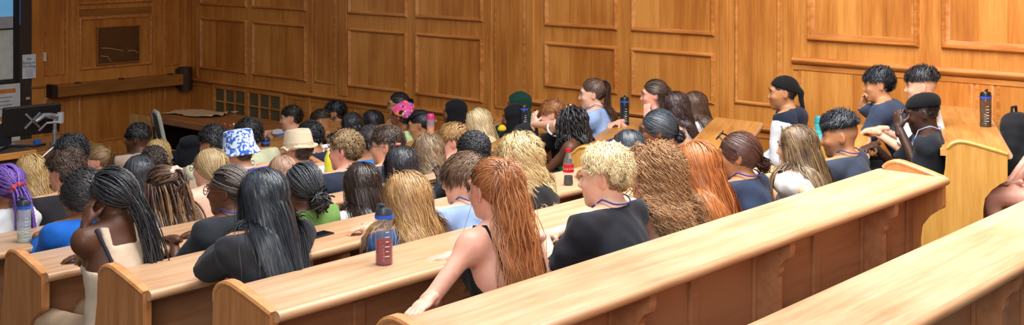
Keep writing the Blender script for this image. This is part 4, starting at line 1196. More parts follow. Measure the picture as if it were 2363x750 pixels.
# ------------------------------------------------------------------ worn things
def lathe_head(P, prof, name, mat, sx=.082, sy=.104, tilt=0., off=(0, 0, 0), fn=None, seg=32, parent=None):
    """hat shape turned round the head axis; radii are relative to the head's outline"""
    M = hmat(P); T = Matrix.Translation(Vector(off)) @ Matrix.Rotation(tilt, 4, 'X')
    m = MB(); m.lathe([(r, z) for r, z in prof], seg, sx, sy, fn=fn)
    for v in m.bm.verts: v.co = M @ (T @ v.co)
    return m.build(name, mat, parent or P.o, smooth=True)
def extras(P):
    for ex in P.sp.get('ext', ()):
        k = ex[0]; a = ex[1:] ; sp = P.sp
        if k in ('glasses', 'sunglasses'):
            c = a[0] if a else '#2a2420'; fm = plain('spectacle frame'+c, c, .35)
            up = np.array([0, -.018, .088]) if k == 'sunglasses' else np.zeros(3); tl = .72 if k == 'sunglasses' else 0
            rt = np.array(Matrix.Rotation(tl, 3, 'X'))
            def q(p): return hpt(P, rt@(np.array(p)-[0, .09, .012])+np.array([0, .09, .012])+up*1.)
            m = MB(); lens = MB()
            for s in (-1, 1):
                ring = [q((s*.033+.0245*math.cos(t), .107-.1*max(0, abs(s*.033+.0245*math.cos(t))-.03)*.6, .010+.020*math.sin(t))) for t in np.linspace(0, 2*PI, 17)[:-1]]
                m.tube(ring, .0022 if k == 'glasses' else .004, 6, closed=True)
                f_ = lens.bm.faces.new([lens.bm.verts.new(v) for v in ring])
                m.tube([q((s*.0575, .1, .014)), q((s*.075, .085, .016)), q((s*.0835, .03, .012)), q((s*.083, -.012, .012)), q((s*.08, -.03, -.006))], .0024 if k == 'glasses' else .0045, 6)
            m.tube([q((-.009, .107, .014)), q((0, .111, .016)), q((.009, .107, .014))], .002, 6)
            fr = m.build('glasses' if k == 'glasses' else 'sunglasses', fm, P.o, smooth=True)
            lens.build('lens', clear_mat('spectacle lens', '#dfe6ea', .03, .18) if k == 'glasses' else plain('dark lens', '#0e0e10', .1), fr)
        elif k == 'lanyard':
            c = a[0] if a else '#2b459a'; NB = P.NB; pts = []
            for i in range(28):
                t = 2*PI*i/28; y = math.sin(t); fr = max(0, y)
                pts.append((NB[0]+math.cos(t)*(.06-.01*fr), NB[1]-.006+y*(.050+.045*fr), NB[2]+.034-.26*fr**1.3))
            pts = proj_pts(P, np.array(pts), .0165)
            MB().tube(pts, .0034, 6, closed=True).build('lanyard', cloth('lanyard', c), P.o, smooth=True)
        elif k == 'bucket':
            M = cloth('bucket_hat', '#d3e2f6', '#3a64c0', 'blotch', scale=1.2)
            b = lathe_head(P, [(0.02, .155), (.7, .154), (.93, .146), (1.0, .128), (1.06, .07), (1.12, .045), (1.3, .008), (1.38, -.006), (1.36, -.012), (1.1, .03), (1.0, .04)], 'bucket_hat', M, .09, .105, -.12, (0, -.005, 0))
        elif k == 'fedora':
            M = cloth('fedora', '#d9c9ae', rough=.95)
            def dent(co, an):
                if co.z > .12: co.z -= .018*math.exp(-(co.x/.025)**2); co.x *= 1-.2*max(0, math.cos(an-PI/2))
                if abs(co.x)+abs(co.y) > .14 and co.z < .06: co.z += .02*abs(math.cos(an))**2+.012*max(0, -math.sin(an))
                return co
            b = lathe_head(P, [(.02, .17), (.55, .175), (.82, .17), (.93, .15), (1.06, .055), (1.13, .05), (1.3, .04), (1.36, .04), (1.34, .033), (1.1, .04), (1.0, .045)], 'fedora', M, .09, .108, -.06, (0, -.005, -.01), dent)
            lathe_head(P, [(1.035, .083), (1.07, .055), (1.08, .052), (1.05, .085)], 'hat_band', cloth('hat_band', '#c6b496'), .091, .109, -.06, (0, -.005, -.01), parent=b)
        elif k in ('wrap', 'beret'):
            M = cloth('head_wrap', '#0d0d10'); pr = [(el((0, -.016, .036), (.086, .109, .094)), .0)]
            if k == 'beret': pr = [(el((0, -.014, .05), (.089, .112, .07)), 0), (el((0, -.03, .075), (.088, .1, .052)), .03)]
            else: pr += [(el((0, -.12, .0), (.03, .03, .03)), .03), (rc((.01, -.125, -.01), (.02, -.14, -.13), .022, .014), .02), (rc((-.01, -.125, -.01), (-.02, -.13, -.10), .02, .012), .02)]
            sl = .42 if k == 'wrap' else .10; z0 = .038 if k == 'wrap' else .050
            h = .006*max(1, P.res*.8); F = Field(np.arange(-.12, .12, h, dtype=np.float32), np.arange(-.2, .15, h, dtype=np.float32), np.arange(-.16, .16, h, dtype=np.float32))
            for p, kk in pr: F.add(p, kk)
            X, Y, Z = F.grid((slice(None),)*3); lim = z0+sl*Y
            F.D = np.maximum(F.D, np.where(Y < -.105, -1, lim-Z)).astype(np.float32)
            F.D = (F.D+.0012*np.sin(Z*260+Y*120+X*60)*(k == 'wrap')).astype(np.float32)
            V, Q = F.mesh(); link('head_wrap' if k == 'wrap' else 'beret', np_mesh('wrap', to_b(P, V), Q), M, P.o)
        elif k in ('hijab', 'headscarf'):
            c = a[0]; M = cloth('head_scarf', c) if k == 'hijab' else cloth('head_scarf', '#d06aa8', kind='multi')
            h = .0085*max(1, P.res*.75); hc_ = P.H
            if k == 'hijab':
                pr = [(xf(el((0, -.016, .034), (.092, .114, .104)), P.Rh, P.H, P.hs), 0), (xf(el((0, .012, -.05), (.082, .085, .10)), P.Rh, P.H, P.hs), .03),
                      (rc(P.NB+[0, -.01, .03], P.NB+[0, -.01, -.06], .085, .12), .05), (el(P.NB+[0, .02, -.10], (.17, .125, .08)), .06)]
                for s in (-1, 1): pr.append((rc(P.NB, P.S[s]+[0, 0, .0], .07, .062), .05))
            else:
                pr = [(xf(el((0, -.014, .045), (.09, .112, .09)), P.Rh, P.H, P.hs), 0), (xf(el((0, -.08, .095), (.05, .06, .05)), P.Rh, P.H, P.hs), .02), (xf(el((.03, -.02, .135), (.03, .035, .022)), P.Rh, P.H, P.hs), .015)]
            lo = np.min([p[0][1] for p in pr], 0)-.02; hi = np.max([p[0][2] for p in pr], 0)+.02
            F = Field(*[np.arange(lo[i], hi[i]+h, h, dtype=np.float32) for i in range(3)])
            for p, kk in pr: F.add(p, kk)
            X, Y, Z = F.grid((slice(None),)*3)
            F.D = (F.D+.003*np.sin(Z*70+X*40+Y*25+2*np.sin(X*30))).astype(np.float32)
            if k == 'hijab': F.sub(xf(el((0, .115, -.012), (.062, .085, .092)), P.Rh, P.H, P.hs), .015)
            else:
                R = P.Rh; lz = (X-P.H[0])*R[0, 2]+(Y-P.H[1])*R[1, 2]+(Z-P.H[2])*R[2, 2]; ly = (X-P.H[0])*R[0, 1]+(Y-P.H[1])*R[1, 1]+(Z-P.H[2])*R[2, 1]
                F.D = np.maximum(F.D, .035+.45*np.clip(ly, -.16, .2)-lz).astype(np.float32)
            V, Q = F.mesh(); link('head_scarf', np_mesh('scarf', V, Q), M, P.o)
        elif k == 'band':        # wrist strap
            s = a[0]; S_, E_, W_ = P.arm[s]; d = nrm(W_-E_); p = W_-d*(.03+.028*a[2] if len(a) > 2 else .03)
            MB().cyl(p-d*.012, p+d*.012, .034, .032, 18).build('wrist_strap', plain('strap'+a[1], a[1], .5), P.o, smooth=True)
        elif k == 'clip':
            MB().obox(hpt(P, a[1]), (.018, .012, .006), Matrix.Rotation(.5, 3, 'Z'), .003).build('hair_clip', plain('clip'+a[0], a[0], .4), P.o, smooth=True)
        elif k == 'headband':
            pts = [hpt(P, (math.cos(t)*.087, -.005-.02*math.sin(t), .035+math.sin(t)*.097)) for t in np.linspace(.15, PI-.15, 18)]
            MB().tube(pts, .006, 6).build('hair_band', plain('band'+a[0], a[0], .6), P.o, smooth=True)
        elif k == 'earring':
            for s in (-1, 1): MB().tube([hpt(P, (s*.083+.0*t, -.01+.016*math.cos(t), -.052+.016*math.sin(t))) for t in np.linspace(0, 2*PI, 15)[:-1]], .0022, 6, closed=True).build('earring', plain('gold', '#c79a3e', .3, metal=1), P.o, smooth=True)
        elif k == 'beads':
            for q in a[0]: MB().sph(hpt(P, np.array(q)), .007, 8).build('hair_bead', plain('bead white', '#e8e8ea', .4), P.o, smooth=True)
        elif k == 'innerstrap':
            for s in (-1, 1):
                m = MB(); pts = [P.NB+np.array([s*x, y, z]) for x, y, z in ((.06, -.15, -.2), (.085, -.13, -.13), (.105, -.09, -.05), (.11, -.03, .0), (.11, .05, -.03), (.10, .1, -.12))]
                m.tube(proj_pts(P, np.array(pts), .006), .009, 6); m.build('strap', cloth('strap', '#34323c'), P.o, smooth=True)
        elif k == 'bag_strap':
            pts = [P.NB+np.array(v) for v in ((-.14, -.10, -.2), (-.11, -.1, -.1), (-.10, -.03, .0), (-.1, .05, -.04), (-.1, .1, -.15))]
            MB().tube(proj_pts(P, np.array(pts), .022), .010, 6).build('strap', plain('strap dark', '#26262a', .8), P.o, smooth=True)
# ------------------------------------------------------------------ things on the desks and in the well
def bottle(loc, label, body, alpha=.35, liquid=None, level=.09, ring='#2d5fd0', cap='#2a2d36', h=.185, r=.036, spout=True, rz=0., marks=True, group='reusable drink bottles on the desks', tilt=0):
    b = empty('drink_bottle', loc, rz, label, 'bottle', group)
    pr = [(.001, .0), (r*.93, .0), (r, .006), (r, h*.12)]
    for i in range(5): z = h*(.14+.075*i); pr += [(r*.93, z), (r, z+h*.02), (r, z+h*.05)]
    pr += [(r, h*.60), (r*.97, h*.62), (r, h*.66), (r, h*.94), (r*.9, h), (.001, h)]
    MB().lathe(pr, 24, close=False).build('body', clear_mat('bottle '+body, body, .12, alpha) if alpha < 1 else plain('bottle solid '+body, body, .3), b, smooth=True)
    if liquid: MB().lathe([(.001, .004), (r*.88, .004), (r*.9, level), (.001, level)], 20, close=False).build('liquid', clear_mat('liquid '+liquid, liquid, .1, .93), b, smooth=True)
    MB().lathe([(r*.8, h-.006), (r*1.05, h-.006), (r*1.05, h+.008), (r*.8, h+.008)], 24).build('ring', plain('ring'+ring, ring, .35), b, smooth=True)
    c = MB().lathe([(.001, h+.006), (r*.98, h+.006), (r*.96, h+.026), (r*.8, h+.036), (.001, h+.038)], 24, close=False)
    if spout:
        for v in c.bm.verts: v.co.z += .25*(v.co.x)*(1 if v.co.z > h+.02 else 0)*-1
    cp = c.build('cap', plain('cap'+cap, cap, .35), b, smooth=True)
    if spout: MB().tube([(r*.1, 0, h+.034), (-r*.5, 0, h+.05), (-r*1.2, 0, h+.058)], [.009, .0085, .007], 10).build('spout', plain('cap'+cap, cap, .35), cp, smooth=True)
    if marks:
        m = MB()
        for i in range(6): a = math.atan2(-loc[1], -loc[0])-rz+.35; M = Matrix.Rotation(a, 3, 'Z'); m.obox(M @ Vector((r*1.005, 0, h*(.2+.1*i))), (.0006, .010-.003*(i % 2), .0016), M)
        m.build('measure_mark', plain('mark white', '#e6e6e6', .6), b)
    return b
def phone(loc, rz, label, tilt=0., scr='#15161b'):
    p = empty('phone', loc, rz, label, 'phone', 'phones on the desks')
    MB().box((-.075, -.037, 0), (.075, .037, .008), .003, 2).build('case', plain('phone case', '#1a1a1f', .35), p)
    MB().box((-.07, -.033, .0081), (.07, .033, .0086), 0).build('screen', plain('phone glass'+scr, scr, .08), p)
    p.rotation_euler = (tilt, 0, rz); return p
def blob(name, prims, mat, label, cat, loc, rz=0, h=.012, wr=.006, off=0., group=None):
    lo = np.min([p[0][1] for p in prims], 0)-.03; hi = np.max([p[0][2] for p in prims], 0)+.03
    F = Field(*[np.arange(lo[i], hi[i]+h, h, dtype=np.float32) for i in range(3)])
    for p, k in prims: F.add(p, k)
    X, Y, Z = F.grid((slice(None),)*3)
    F.D = (F.D+wr*(np.sin(X*34+2*np.sin(Z*21)+Y*12)*np.sin(Z*27-X*14)+.5*np.sin(Y*50+X*20))).astype(np.float32)
    F.cut(lambda X, Y, Z: -Z+0*X+0*Y)
    V, Q = F.mesh(); o = link(name, np_mesh(name, V, Q), mat); o.location = loc; o.rotation_euler = (0, 0, rz)
    return tag(o, label, cat, group)
def props():
    # drink bottles
    bottle((3.486, 3.821, 1.419), 'clear bottle half full of red drink with a blue ring and flip straw', '#7b8288', .28, '#a5121e', .098, ring='#2d62d8', cap='#39404c', h=.2, r=.038, rz=.3)
    bottle((3.15, 6.282, 1.17), 'clear bottle with blue ring on the desk at the far left', '#b9c4c6', .45, '#c9cdb0', .05, cap='#2b3446', h=.185, r=.036, rz=.5)
    bottle((8.328, 6.147, 1.218), 'tall black bottle with a blue ring on the side desk by the wall', '#22252c', 1., ring='#2b55c0', cap='#17181c', h=.20, r=.038, rz=.8)
    bottle((8.616, 3.233, 1.47), 'smoky brown bottle with blue ring on the side desk near the backpack', '#4a3a30', .72, '#6a6232', .05, ring='#2b4fc0', cap='#1b1b20', h=.205, r=.039, rz=.6)
    bottle((5.949, 7.907, 1.005), 'dark bottle with a blue ring beyond the straight light brown hair', '#2b3040', .8, ring='#2f6be0', cap='#20222a', h=.17, r=.036, spout=False)
    bottle((8.035, 7.011, 1.134), 'dark bottle with a blue ring beside the black headscarf', '#2a3038', .75, ring='#2f62d8', cap='#1d1f26', h=.17, r=.034, spout=False)
    bottle((7.659, 3.997, 1.386), 'teal bottle partly hidden behind the man with the faded black hair', '#3fa9b0', .95, ring='#3aa0a8', cap='#2f8f98', h=.15, r=.04, spout=False, marks=False)
    b = bottle((7.531, 7.657, 1.05), 'pink topped bottle of orange juice beside the black ponytail', '#eec4d2', .3, '#e8982a', .085, ring='#d8408c', cap='#d8388a', h=.17, r=.034, spout=False, marks=False)
    p = empty('drink_bottle', (4.441, 6.59, 1.17), 0, 'plain clear water bottle in front of the blonde plaits', 'bottle')
    MB().lathe([(.001, 0), (.031, 0), (.033, .01), (.033, .05), (.030, .06), (.033, .07), (.033, .15), (.02, .185), (.013, .195), (.013, .205), (.001, .205)], 20, close=False).build('body', clear_mat('bottle water', '#cdd6da', .08, .35), p, smooth=True)
    MB().cyl((0, 0, .2), (0, 0, .216), .0145).build('cap', plain('cap white', '#e4e6ea', .4), p)
    p = empty('drink_bottle', (5.456, 6.542, 1.17), 0, 'yellow green bottle with a white trigger top by the sandy haired man', 'bottle')
    MB().lathe([(.001, 0), (.027, 0), (.03, .01), (.03, .11), (.014, .15), (.012, .165), (.001, .165)], 20, close=False).build('body', clear_mat('bottle lemon', '#d6d436', .2, .85), p, smooth=True)
    MB().cyl((0, 0, .16), (0, 0, .185), .015).box((-.06, -.012, .183), (.02, .012, .205), .005, 2).box((-.05, -.006, .155), (-.042, .006, .185), .002).build('trigger_top', plain('trigger white', '#e9eaec', .4), p)
    # cola bottle
    p = empty('drink_bottle', (5.617, 4.556, 1.333), 2.4, 'clear cola bottle with red cap and red label beside the blond boy', 'bottle')
    MB().lathe([(.001, 0), (.026, 0), (.031, .012), (.028, .05), (.032, .075), (.032, .125), (.028, .15), (.014, .185), (.012, .20), (.001, .20)], 24, close=False).build('body', clear_mat('bottle cola', '#aab8bb', .06, .16), p, smooth=True)
    MB().lathe([(.001, .004), (.028, .008), (.025, .055), (.001, .055)], 20, close=False).build('cola', plain('cola', '#220b05', .3, spec=.2), p, smooth=True)
    MB().lathe([(.0326, .078), (.0328, .08), (.0328, .122), (.0326, .124)], 28, close=False).build('label_band', plain('label red', '#c81a26', .4), p, smooth=True)
    MB().cyl((0, 0, .197), (0, 0, .215), .0145, seg=18).build('cap', plain('cap red', '#d01c26', .4), p)
    t = text('lettering', 'Coca-Cola', .019, plain('label white', '#f4f4f4', .6), p, (0, 0, .101), (0, 0, 0))
    for v in t.data.vertices:
        x, y, z = v.co; a = x/.0335+1.42; v.co = (math.cos(a)*.0337, math.sin(a)*.0337, y)
    # phones
    phone((3.844, 4.689, 1.333), .08, 'black phone lying on the long desk beside the black-haired woman')
    phone((7.316, 5.551, 1.218), .5, 'dark phone on the side desk, nearer of the two in front of the green top', scr='#22386e')
    phone((7.603, 5.731, 1.218), .25, 'dark phone on the side desk, farther of the two in front of the green top', scr='#2a3f86')
    p = MB().cyl((-.075, 0, .005), (.075, 0, .005), .0045, seg=8).build('pen', plain('pen black', '#17171a', .4)); p.location = (7.382, 5.68, 1.218); p.rotation_euler = (0, 0, -.3); tag(p, 'black pen lying on the side desk beside the two phones', 'pen')
    # lectern
    l = empty('lectern_desk', (4.4, 10.65, 0), 0, 'dark lectern desk with a bright wooden front edge at the far left', 'desk')
    MB().box((-1.2, -.45, .905), (.82, .45, .945), .004).build('desk_top', plain('lectern grey-brown', '#4a3f38', .5), l)
    MB().box((-1.2, -.475, .895), (.82, -.448, .952), .006, 2).build('front_edge', wood('orange edge', '#a8651f', '#c98034', '#dd9c50', 'x'), l)
    MB().box((-1.2, -.43, 0), (.8, .43, .905), .01).build('body', plain('lectern dark', '#33291f', .6), l)
    s = empty('side_cabinet', (5.55, 10.62, 0), 0, 'low dark cabinet with a wooden corner at the end of the lectern', 'cabinet')
    MB().box((-.32, -.36, .0), (.3, .36, .88), .01).build('body', plain('cabinet dark', '#3b2a1c', .6), s)
    MB().box((-.32, -.38, .88), (.33, .38, .915), .006).build('top', wood('cab top', '#7a481c', '#95602a', '#ab7438', 'x'), s)
    k = empty('monitor', (5.327, 10.485, 1.167), 0, 'black monitor on a silver arm seen from behind on the lectern', 'monitor')
    MB().box((-.26, -.018, -.135), (.26, .022, .135), .01, 2).build('back_shell', plain('monitor black', '#141416', .45), k)
    MB().box((-.25, .0221, -.125), (.25, .0235, .125), 0).build('screen', plain('monitor glass', '#0b0c10', .1), k)
    m = MB()
    for a in range(4): M = Matrix.Rotation(PI/4+a*PI/2, 3, 'Y'); m.obox(M @ Vector((.045, -.024, 0)), (.05, .006, .010), M, .003)
    m.build('mount_plate', plain('brushed steel', '#b9bcc2', .3, metal=.8), k)
    k.rotation_euler = (math.radians(8), 0, math.radians(-4)); M0 = Vector((5.312, 10.425, 1.167))
    ar = empty('monitor_stand', (5.47, 10.34, .945), 0, 'silver jointed monitor stand clamped to the lectern', 'monitor stand')
    ST = plain('brushed steel', '#b9bcc2', .3, metal=.8); o0 = Vector((5.47, 10.34, .945))
    MB().cyl((0, 0, 0), (0, 0, .27), .018).cyl((0, 0, .1), (0, 0, .13), .024).cyl((0, 0, -.005), (0, 0, .02), .045).build('pole', ST, ar, smooth=True)
    e = M0-o0+Vector((0, -.05, 0)); MB().tube([(0.01, 0, .25), (-.06, -.02, .268), (e.x*.55, e.y*.6, .27), (e.x, e.y, e.z)], [.028, .026, .024, .018], 12).build('upper_arm', ST, ar, smooth=True)
    MB().cyl((.05, -.01, .19), (.05, -.01, .285), .03).tube([(.04, 0, .2), (-.1, -.05, .21), (e.x*.8, e.y, .14)], .010, 8).build('spring_arm', plain('light steel', '#cdd3dc', .35, metal=.5), ar, smooth=True)
    q = empty('laptop', (5.042, 10.502, 0.95), .3, 'dark laptop screen standing at the left edge of the lectern', 'laptop')
    MB().box((-.16, -.01, .0), (.13, .008, .21), .004).build('lid', plain('laptop dark', '#1d2129', .4), q); MB().box((-.16, 0, 0), (.13, .22, .014), .004).build('base', plain('laptop dark', '#1d2129', .4), q)
    c = MB().tube([(4.3, 10.32, .958), (4.7, 10.4, .962), (4.95, 10.33, .96), (5.12, 10.5, .962), (5.3, 10.36, .95), (5.42, 10.42, .945)], .012, 8).build('cable', plain('cable black', '#1b1b1d', .5), smooth=True); tag(c, 'thick black cable trailing along the lectern top', 'cable')
    c = MB().tube([(4.4, 10.26, .957), (4.8, 10.3, .96), (5.0, 10.42, .96), (5.2, 10.55, .96)], .009, 8).build('cable', plain('cable grey', '#9aa3ad', .5), smooth=True); tag(c, 'pale grey cable along the lectern top', 'cable')
    c = MB().obox((0, 0, .02), (.03, .02, .02), Matrix.Rotation(.4, 3, 'Z'), .005).build('plug', plain('plug blue', '#2b66b8', .4)); c.location = (5.361, 10.45, 0.95); tag(c, 'blue plug on the lectern below the monitor', 'plug')
    for (pos, lb) in (((5.571, 10.388, 0.915), 'pale blue box on the lectern cabinet, left of the pair'), ((5.61, 10.344, 0.915), 'pale blue box on the lectern cabinet, right of the pair')):
        c = MB().box((-.035, -.03, 0), (.035, .03, .075), .006, 2).box((-.02, -.031, .03), (.02, -.029, .055)).build('box', plain('box blue', '#7fa6c4', .5)); c.location = pos; tag(c, lb, 'box', 'pale blue boxes on the lectern cabinet')
    # tablet held up in the crowd
    t = empty('tablet', (4.165, 7.954, 1.282), .45, 'white framed tablet held up between the blonde hair and the dark curls', 'tablet')
    MB().box((-.085, -.004, -.06), (.085, .004, .06), .003).build('frame', plain('tablet white', '#e8e9ec', .4), t); MB().box((-.077, -.0052, -.052), (.077, -.004, .052)).build('screen', plain('tablet glass', '#3a3330', .2), t); t.rotation_euler = (.2, -.35, .5)
    # side table along the wall with papers
    tb = empty('side_table', (8.15, 11.45, 0), 0, 'long wooden table along the panelled wall below the lattice grilles', 'table')
    TT = wood('table oak', '#6b3d1a', '#85522a', '#9c6838', 'y')
    MB().box((-.36, -1.2, .67), (.36, 1.2, .75), .01).build('table_top', TT, tb)
    for y in (-1.1, 0, 1.1): MB().box((-.28, y-.03, 0), (.3, y+.03, .67), .004).build('leg_panel', plain('table dark', '#2a1a10', .7), tb)
    MB().box((.2, -1.1, .1), (.23, 1.1, .6)).build('modesty_board', plain('table dark', '#2a1a10', .7), tb)
    # crumpled brown paper
    m = MB(); n = 14; g = [[None]*(n+1) for _ in range(n+1)]; rr = random.Random(3)
    for i in range(n+1):
        for j in range(n+1):
            u, v = i/n-.5, j/n-.5; z = .008+.012*rr.random()+.05*max(0, u-.25)*(1+math.sin(v*20)); g[i][j] = m.bm.verts.new((.42*v+.04*math.sin(u*9), .75*u+.03*math.sin(v*8), z))
    for i in range(n):
        for j in range(n): m.bm.faces.new((g[i][j], g[i+1][j], g[i+1][j+1], g[i][j+1]))
    o = m.build('brown_paper', plain('kraft paper', '#b79877', .9), smooth=False); o.location = (8.22, 12.2, .75); o.rotation_euler = (0, 0, PI+.25); tag(o, 'crumpled sheet of brown paper on the far end of the side table', 'paper')
    o = MB().box((-.14, -.1, 0), (.14, .1, .004)).build('paper_sheet', plain('paper white', '#dfe3ee', .8)); o.location = (8.02, 10.45, .751); o.rotation_euler = (0, 0, .3); tag(o, 'white sheet of paper on the near end of the side table', 'paper')
    for i, (x, y) in enumerate(((7.92, 11.25), (7.98, 11.17), (7.9, 11.12))):
        o = MB().sph((0, 0, .012), .014, 8).build('sweet', plain('sweet%d' % (i % 2), ('#d06a4a', '#e8e0d6')[i % 2], .4)); o.location = (x, y, .75); tag(o, ('orange wrapped sweet on the side table, farthest of three', 'white wrapped sweet on the side table between two orange ones', 'orange wrapped sweet on the side table, nearest of three')[i], 'sweet', 'sweets on the side table')
    # plywood chair with chrome legs
    c = empty('plywood_chair', (7.45, 11.75, 0), -PI/2, 'plywood chair with chrome legs beside the flat-top young man', 'chair')
    PLY = wood('plywood', '#a8742f', '#bf8a42', '#d3a05a', 'z', scale=.7)
    bk = MB(); 
    for i in range(2): pass
    bk.prism([(-.19, .45)]+[(-.2, .80)]+arc(-.15, .84, .05, PI, PI/2, 4)+arc(.15, .84, .05, PI/2, 0, 4)+[(.2, .80), (.19, .45)], -.22, -.205, 'y')
    for v in bk.bm.verts: v.co.y -= .12*(v.co.z-.45)
    bk.build('backrest', PLY, c)
    MB().box((-.2, -.2, .44), (.2, .2, .455), .006).build('seat', PLY, c)
    for sx in (-1, 1): MB().tube([(sx*.18, -.21, .78), (sx*.18, -.19, .43), (sx*.19, .17, .43), (sx*.2, .2, .38), (sx*.2, .22, 0)], .011, 8).build('leg', plain('chrome', '#c8cacc', .15, metal=1), c, smooth=True); 
    for sx in (-1, 1): MB().tube([(sx*.18, -.1, .42), (sx*.2, -.22, 0)], .011, 8).build('leg', plain('chrome', '#c8cacc', .15, metal=1), c, smooth=True)
    # office chair with a mesh back
    c = empty('office_chair', (7.52, 11.28, 0), -1.95, 'grey framed office chair with a mesh back at the side table', 'office chair')
    GF = plain('chair frame grey', '#c6c6bc', .4)
    fr = []
    for (x, z) in [(-.2, .5), (-.215, .7), (-.2, .9), (-.1, .955), (.1, .955), (.2, .9), (.215, .7), (.2, .5)]: fr.append((x, -.2-.14*math.sin((z-.45)*3.2)-.03, z))
    MB().tube(fr, .022, 8, closed=True).build('back_frame', GF, c, smooth=True)
    m = MB(); rows_ = []
    for z in np.linspace(.52, .93, 8): rows_.append([m.bm.verts.new((x, -.2-.14*math.sin((z-.45)*3.2)-.03-.02*(1-(x/.2)**2), z)) for x in np.linspace(-.195, .195, 6)])
    for A, B in zip(rows_[:-1], rows_[1:]):
        for i in range(5): m.bm.faces.new((A[i], A[i+1], B[i+1], B[i]))
    m.build('mesh_back', plain('chair mesh', '#4a4a45', .8), c, smooth=True)
    MB().box((-.23, -.22, .43), (.23, .24, .50), .03, 3).build('seat', plain('seat black', '#1c1c1f', .9), c, smooth=True)
    MB().cyl((0, 0, .1), (0, 0, .44), .03).build('post', plain('chair black', '#1a1a1c', .5), c)
    for i in range(5): a = 2*PI*i/5; MB().tube([(0, 0, .11), (math.cos(a)*.28, math.sin(a)*.28, .06)], [.028, .018], 8).sph((math.cos(a)*.29, math.sin(a)*.29, .03), .03, 10).build('foot', GF, c, smooth=True)
    MB().tube([(-.2, -.2, .5), (-.1, -.26, .42), (0, -.1, .4)], .02, 8).build('back_support', GF, c, smooth=True)
    blob('hooded_jacket', [(el((0, 0, .10), (.16, .12, .2)), 0), (el((-.03, -.02, .27), (.12, .1, .06)), .05), (el((.09, .02, .1), (.09, .12, .16)), .05), (rc((-.12, 0, .2), (-.14, .02, .03), .05, .04), .03)], cloth('jacket', '#23262e'), 'black hooded jacket hung over the office chair back', 'jacket', (6.673, 9.95, 0.6), -.6)
    blob('black_bag', [(el((0, 0, .30), (.17, .11, .34)), 0), (el((.06, .02, .5), (.1, .09, .12)), .05)], cloth('bag', '#232429'), 'black bag slumped on the bench seat in front of the blonde plaits', 'bag', (4.15, 6.86, .652), .3)
    # backpack beside the bottle desk
    bp = empty('backpack', (8.76, 3.06, 1.036), PHI-.5, 'black backpack with pale vertical lettering against the side bench', 'backpack')
    pr = [(el((0, 0, .25), (.19, .10, .27)), 0), (el((.0, -.08, .18), (.14, .06, .16)), .04), (el((0, .02, .45), (.14, .09, .08)), .06)]
    lo = np.array([-.26, -.2, -.02]); hi = np.array([.26, .2, .6]); F = Field(*[np.arange(lo[i], hi[i], .012, dtype=np.float32) for i in range(3)])
    for p_, k_ in pr: F.add(p_, k_)
    X, Y, Z = F.grid((slice(None),)*3); F.D = (F.D+.004*np.sin(X*40+Z*25)*np.sin(Z*38+Y*20)).astype(np.float32); F.cut(lambda X, Y, Z: -Z+0*X+0*Y)
    V, Q = F.mesh(); link('body', np_mesh('backpack', V, Q), cloth('backpack', '#1f2024'), bp)
    MB().tube([(-.04, .03, .52), (-.03, .03, .57), (.03, .03, .57), (.04, .03, .52)], .01, 8).build('handle', cloth('backpack', '#1f2024'), bp, smooth=True)
    lt = MB(); rr = random.Random(5)
    for line in range(2):
        z = .43
        for i in range(9):
            w_ = .008+.006*rr.random(); P0 = Vector((.03-.045*line, -.115, z)); lt.box((P0.x-.015, -.155, z-w_), (P0.x+.015, -.06, z-.002) if i % 3 else (P0.x+.006, -.06, z-.002)); z -= w_+.006
    bpy.data.meshes
    for v in lt.bm.verts: v.co.y = -.155 if v.co.y < -.1 else -.06
    # lay the lettering on the cloth
    ln = lt.build('lettering', plain('pale print', '#d3dce2', .7), bp)
    P_ = np.array([v.co[:] for v in ln.data.vertices]); D = [(p_, max(k_, 1e-3)) for p_, k_ in pr]
    for _ in range(12):
        d_ = sdf_of(D, P_); tgt = np.where(np.arange(len(P_)) >= 0, .004, 0); P_[:, 1] -= np.clip(tgt-d_, -.02, .02)
    for v, q_ in zip(ln.data.vertices, P_): v.co = q_
    blob('brown_bag', [(el((0, 0, .07), (.13, .09, .085)), 0), (el((.06, .02, .09), (.08, .08, .07)), .04)], cloth('brown fleece', '#8a7058', '#5e4a3a', 'blotch', scale=2.), 'brown mottled bag on the lap behind the tall side bench end', 'bag', (7.919, 2.91, 1.111), .5)
    # bag and jacket on the side desks
    blob('dark_rucksack', [(el((0, 0, .03), (.16, .10, .07)), 0), (el((-.05, 0, .07), (.09, .07, .04)), .05)], cloth('rucksack', '#1e2028'), 'dark rucksack on the side desk below the black headscarf', 'bag', (7.72, 6.72, 1.134), PHI)
    blob('yellow_bag', [(el((0, 0, .015), (.05, .04, .045)), 0)], cloth('bag yellow', '#e0c02a'), 'small yellow bag beside the platinum blonde hair', 'bag', (7.815, 7.077, 1.134), PHI)
def sC(r): return ROWS[r][1]-.48
def sW(k): return wing_z(k)-.48
GB = 'students on the middle benches'; GW = 'students on the side benches'
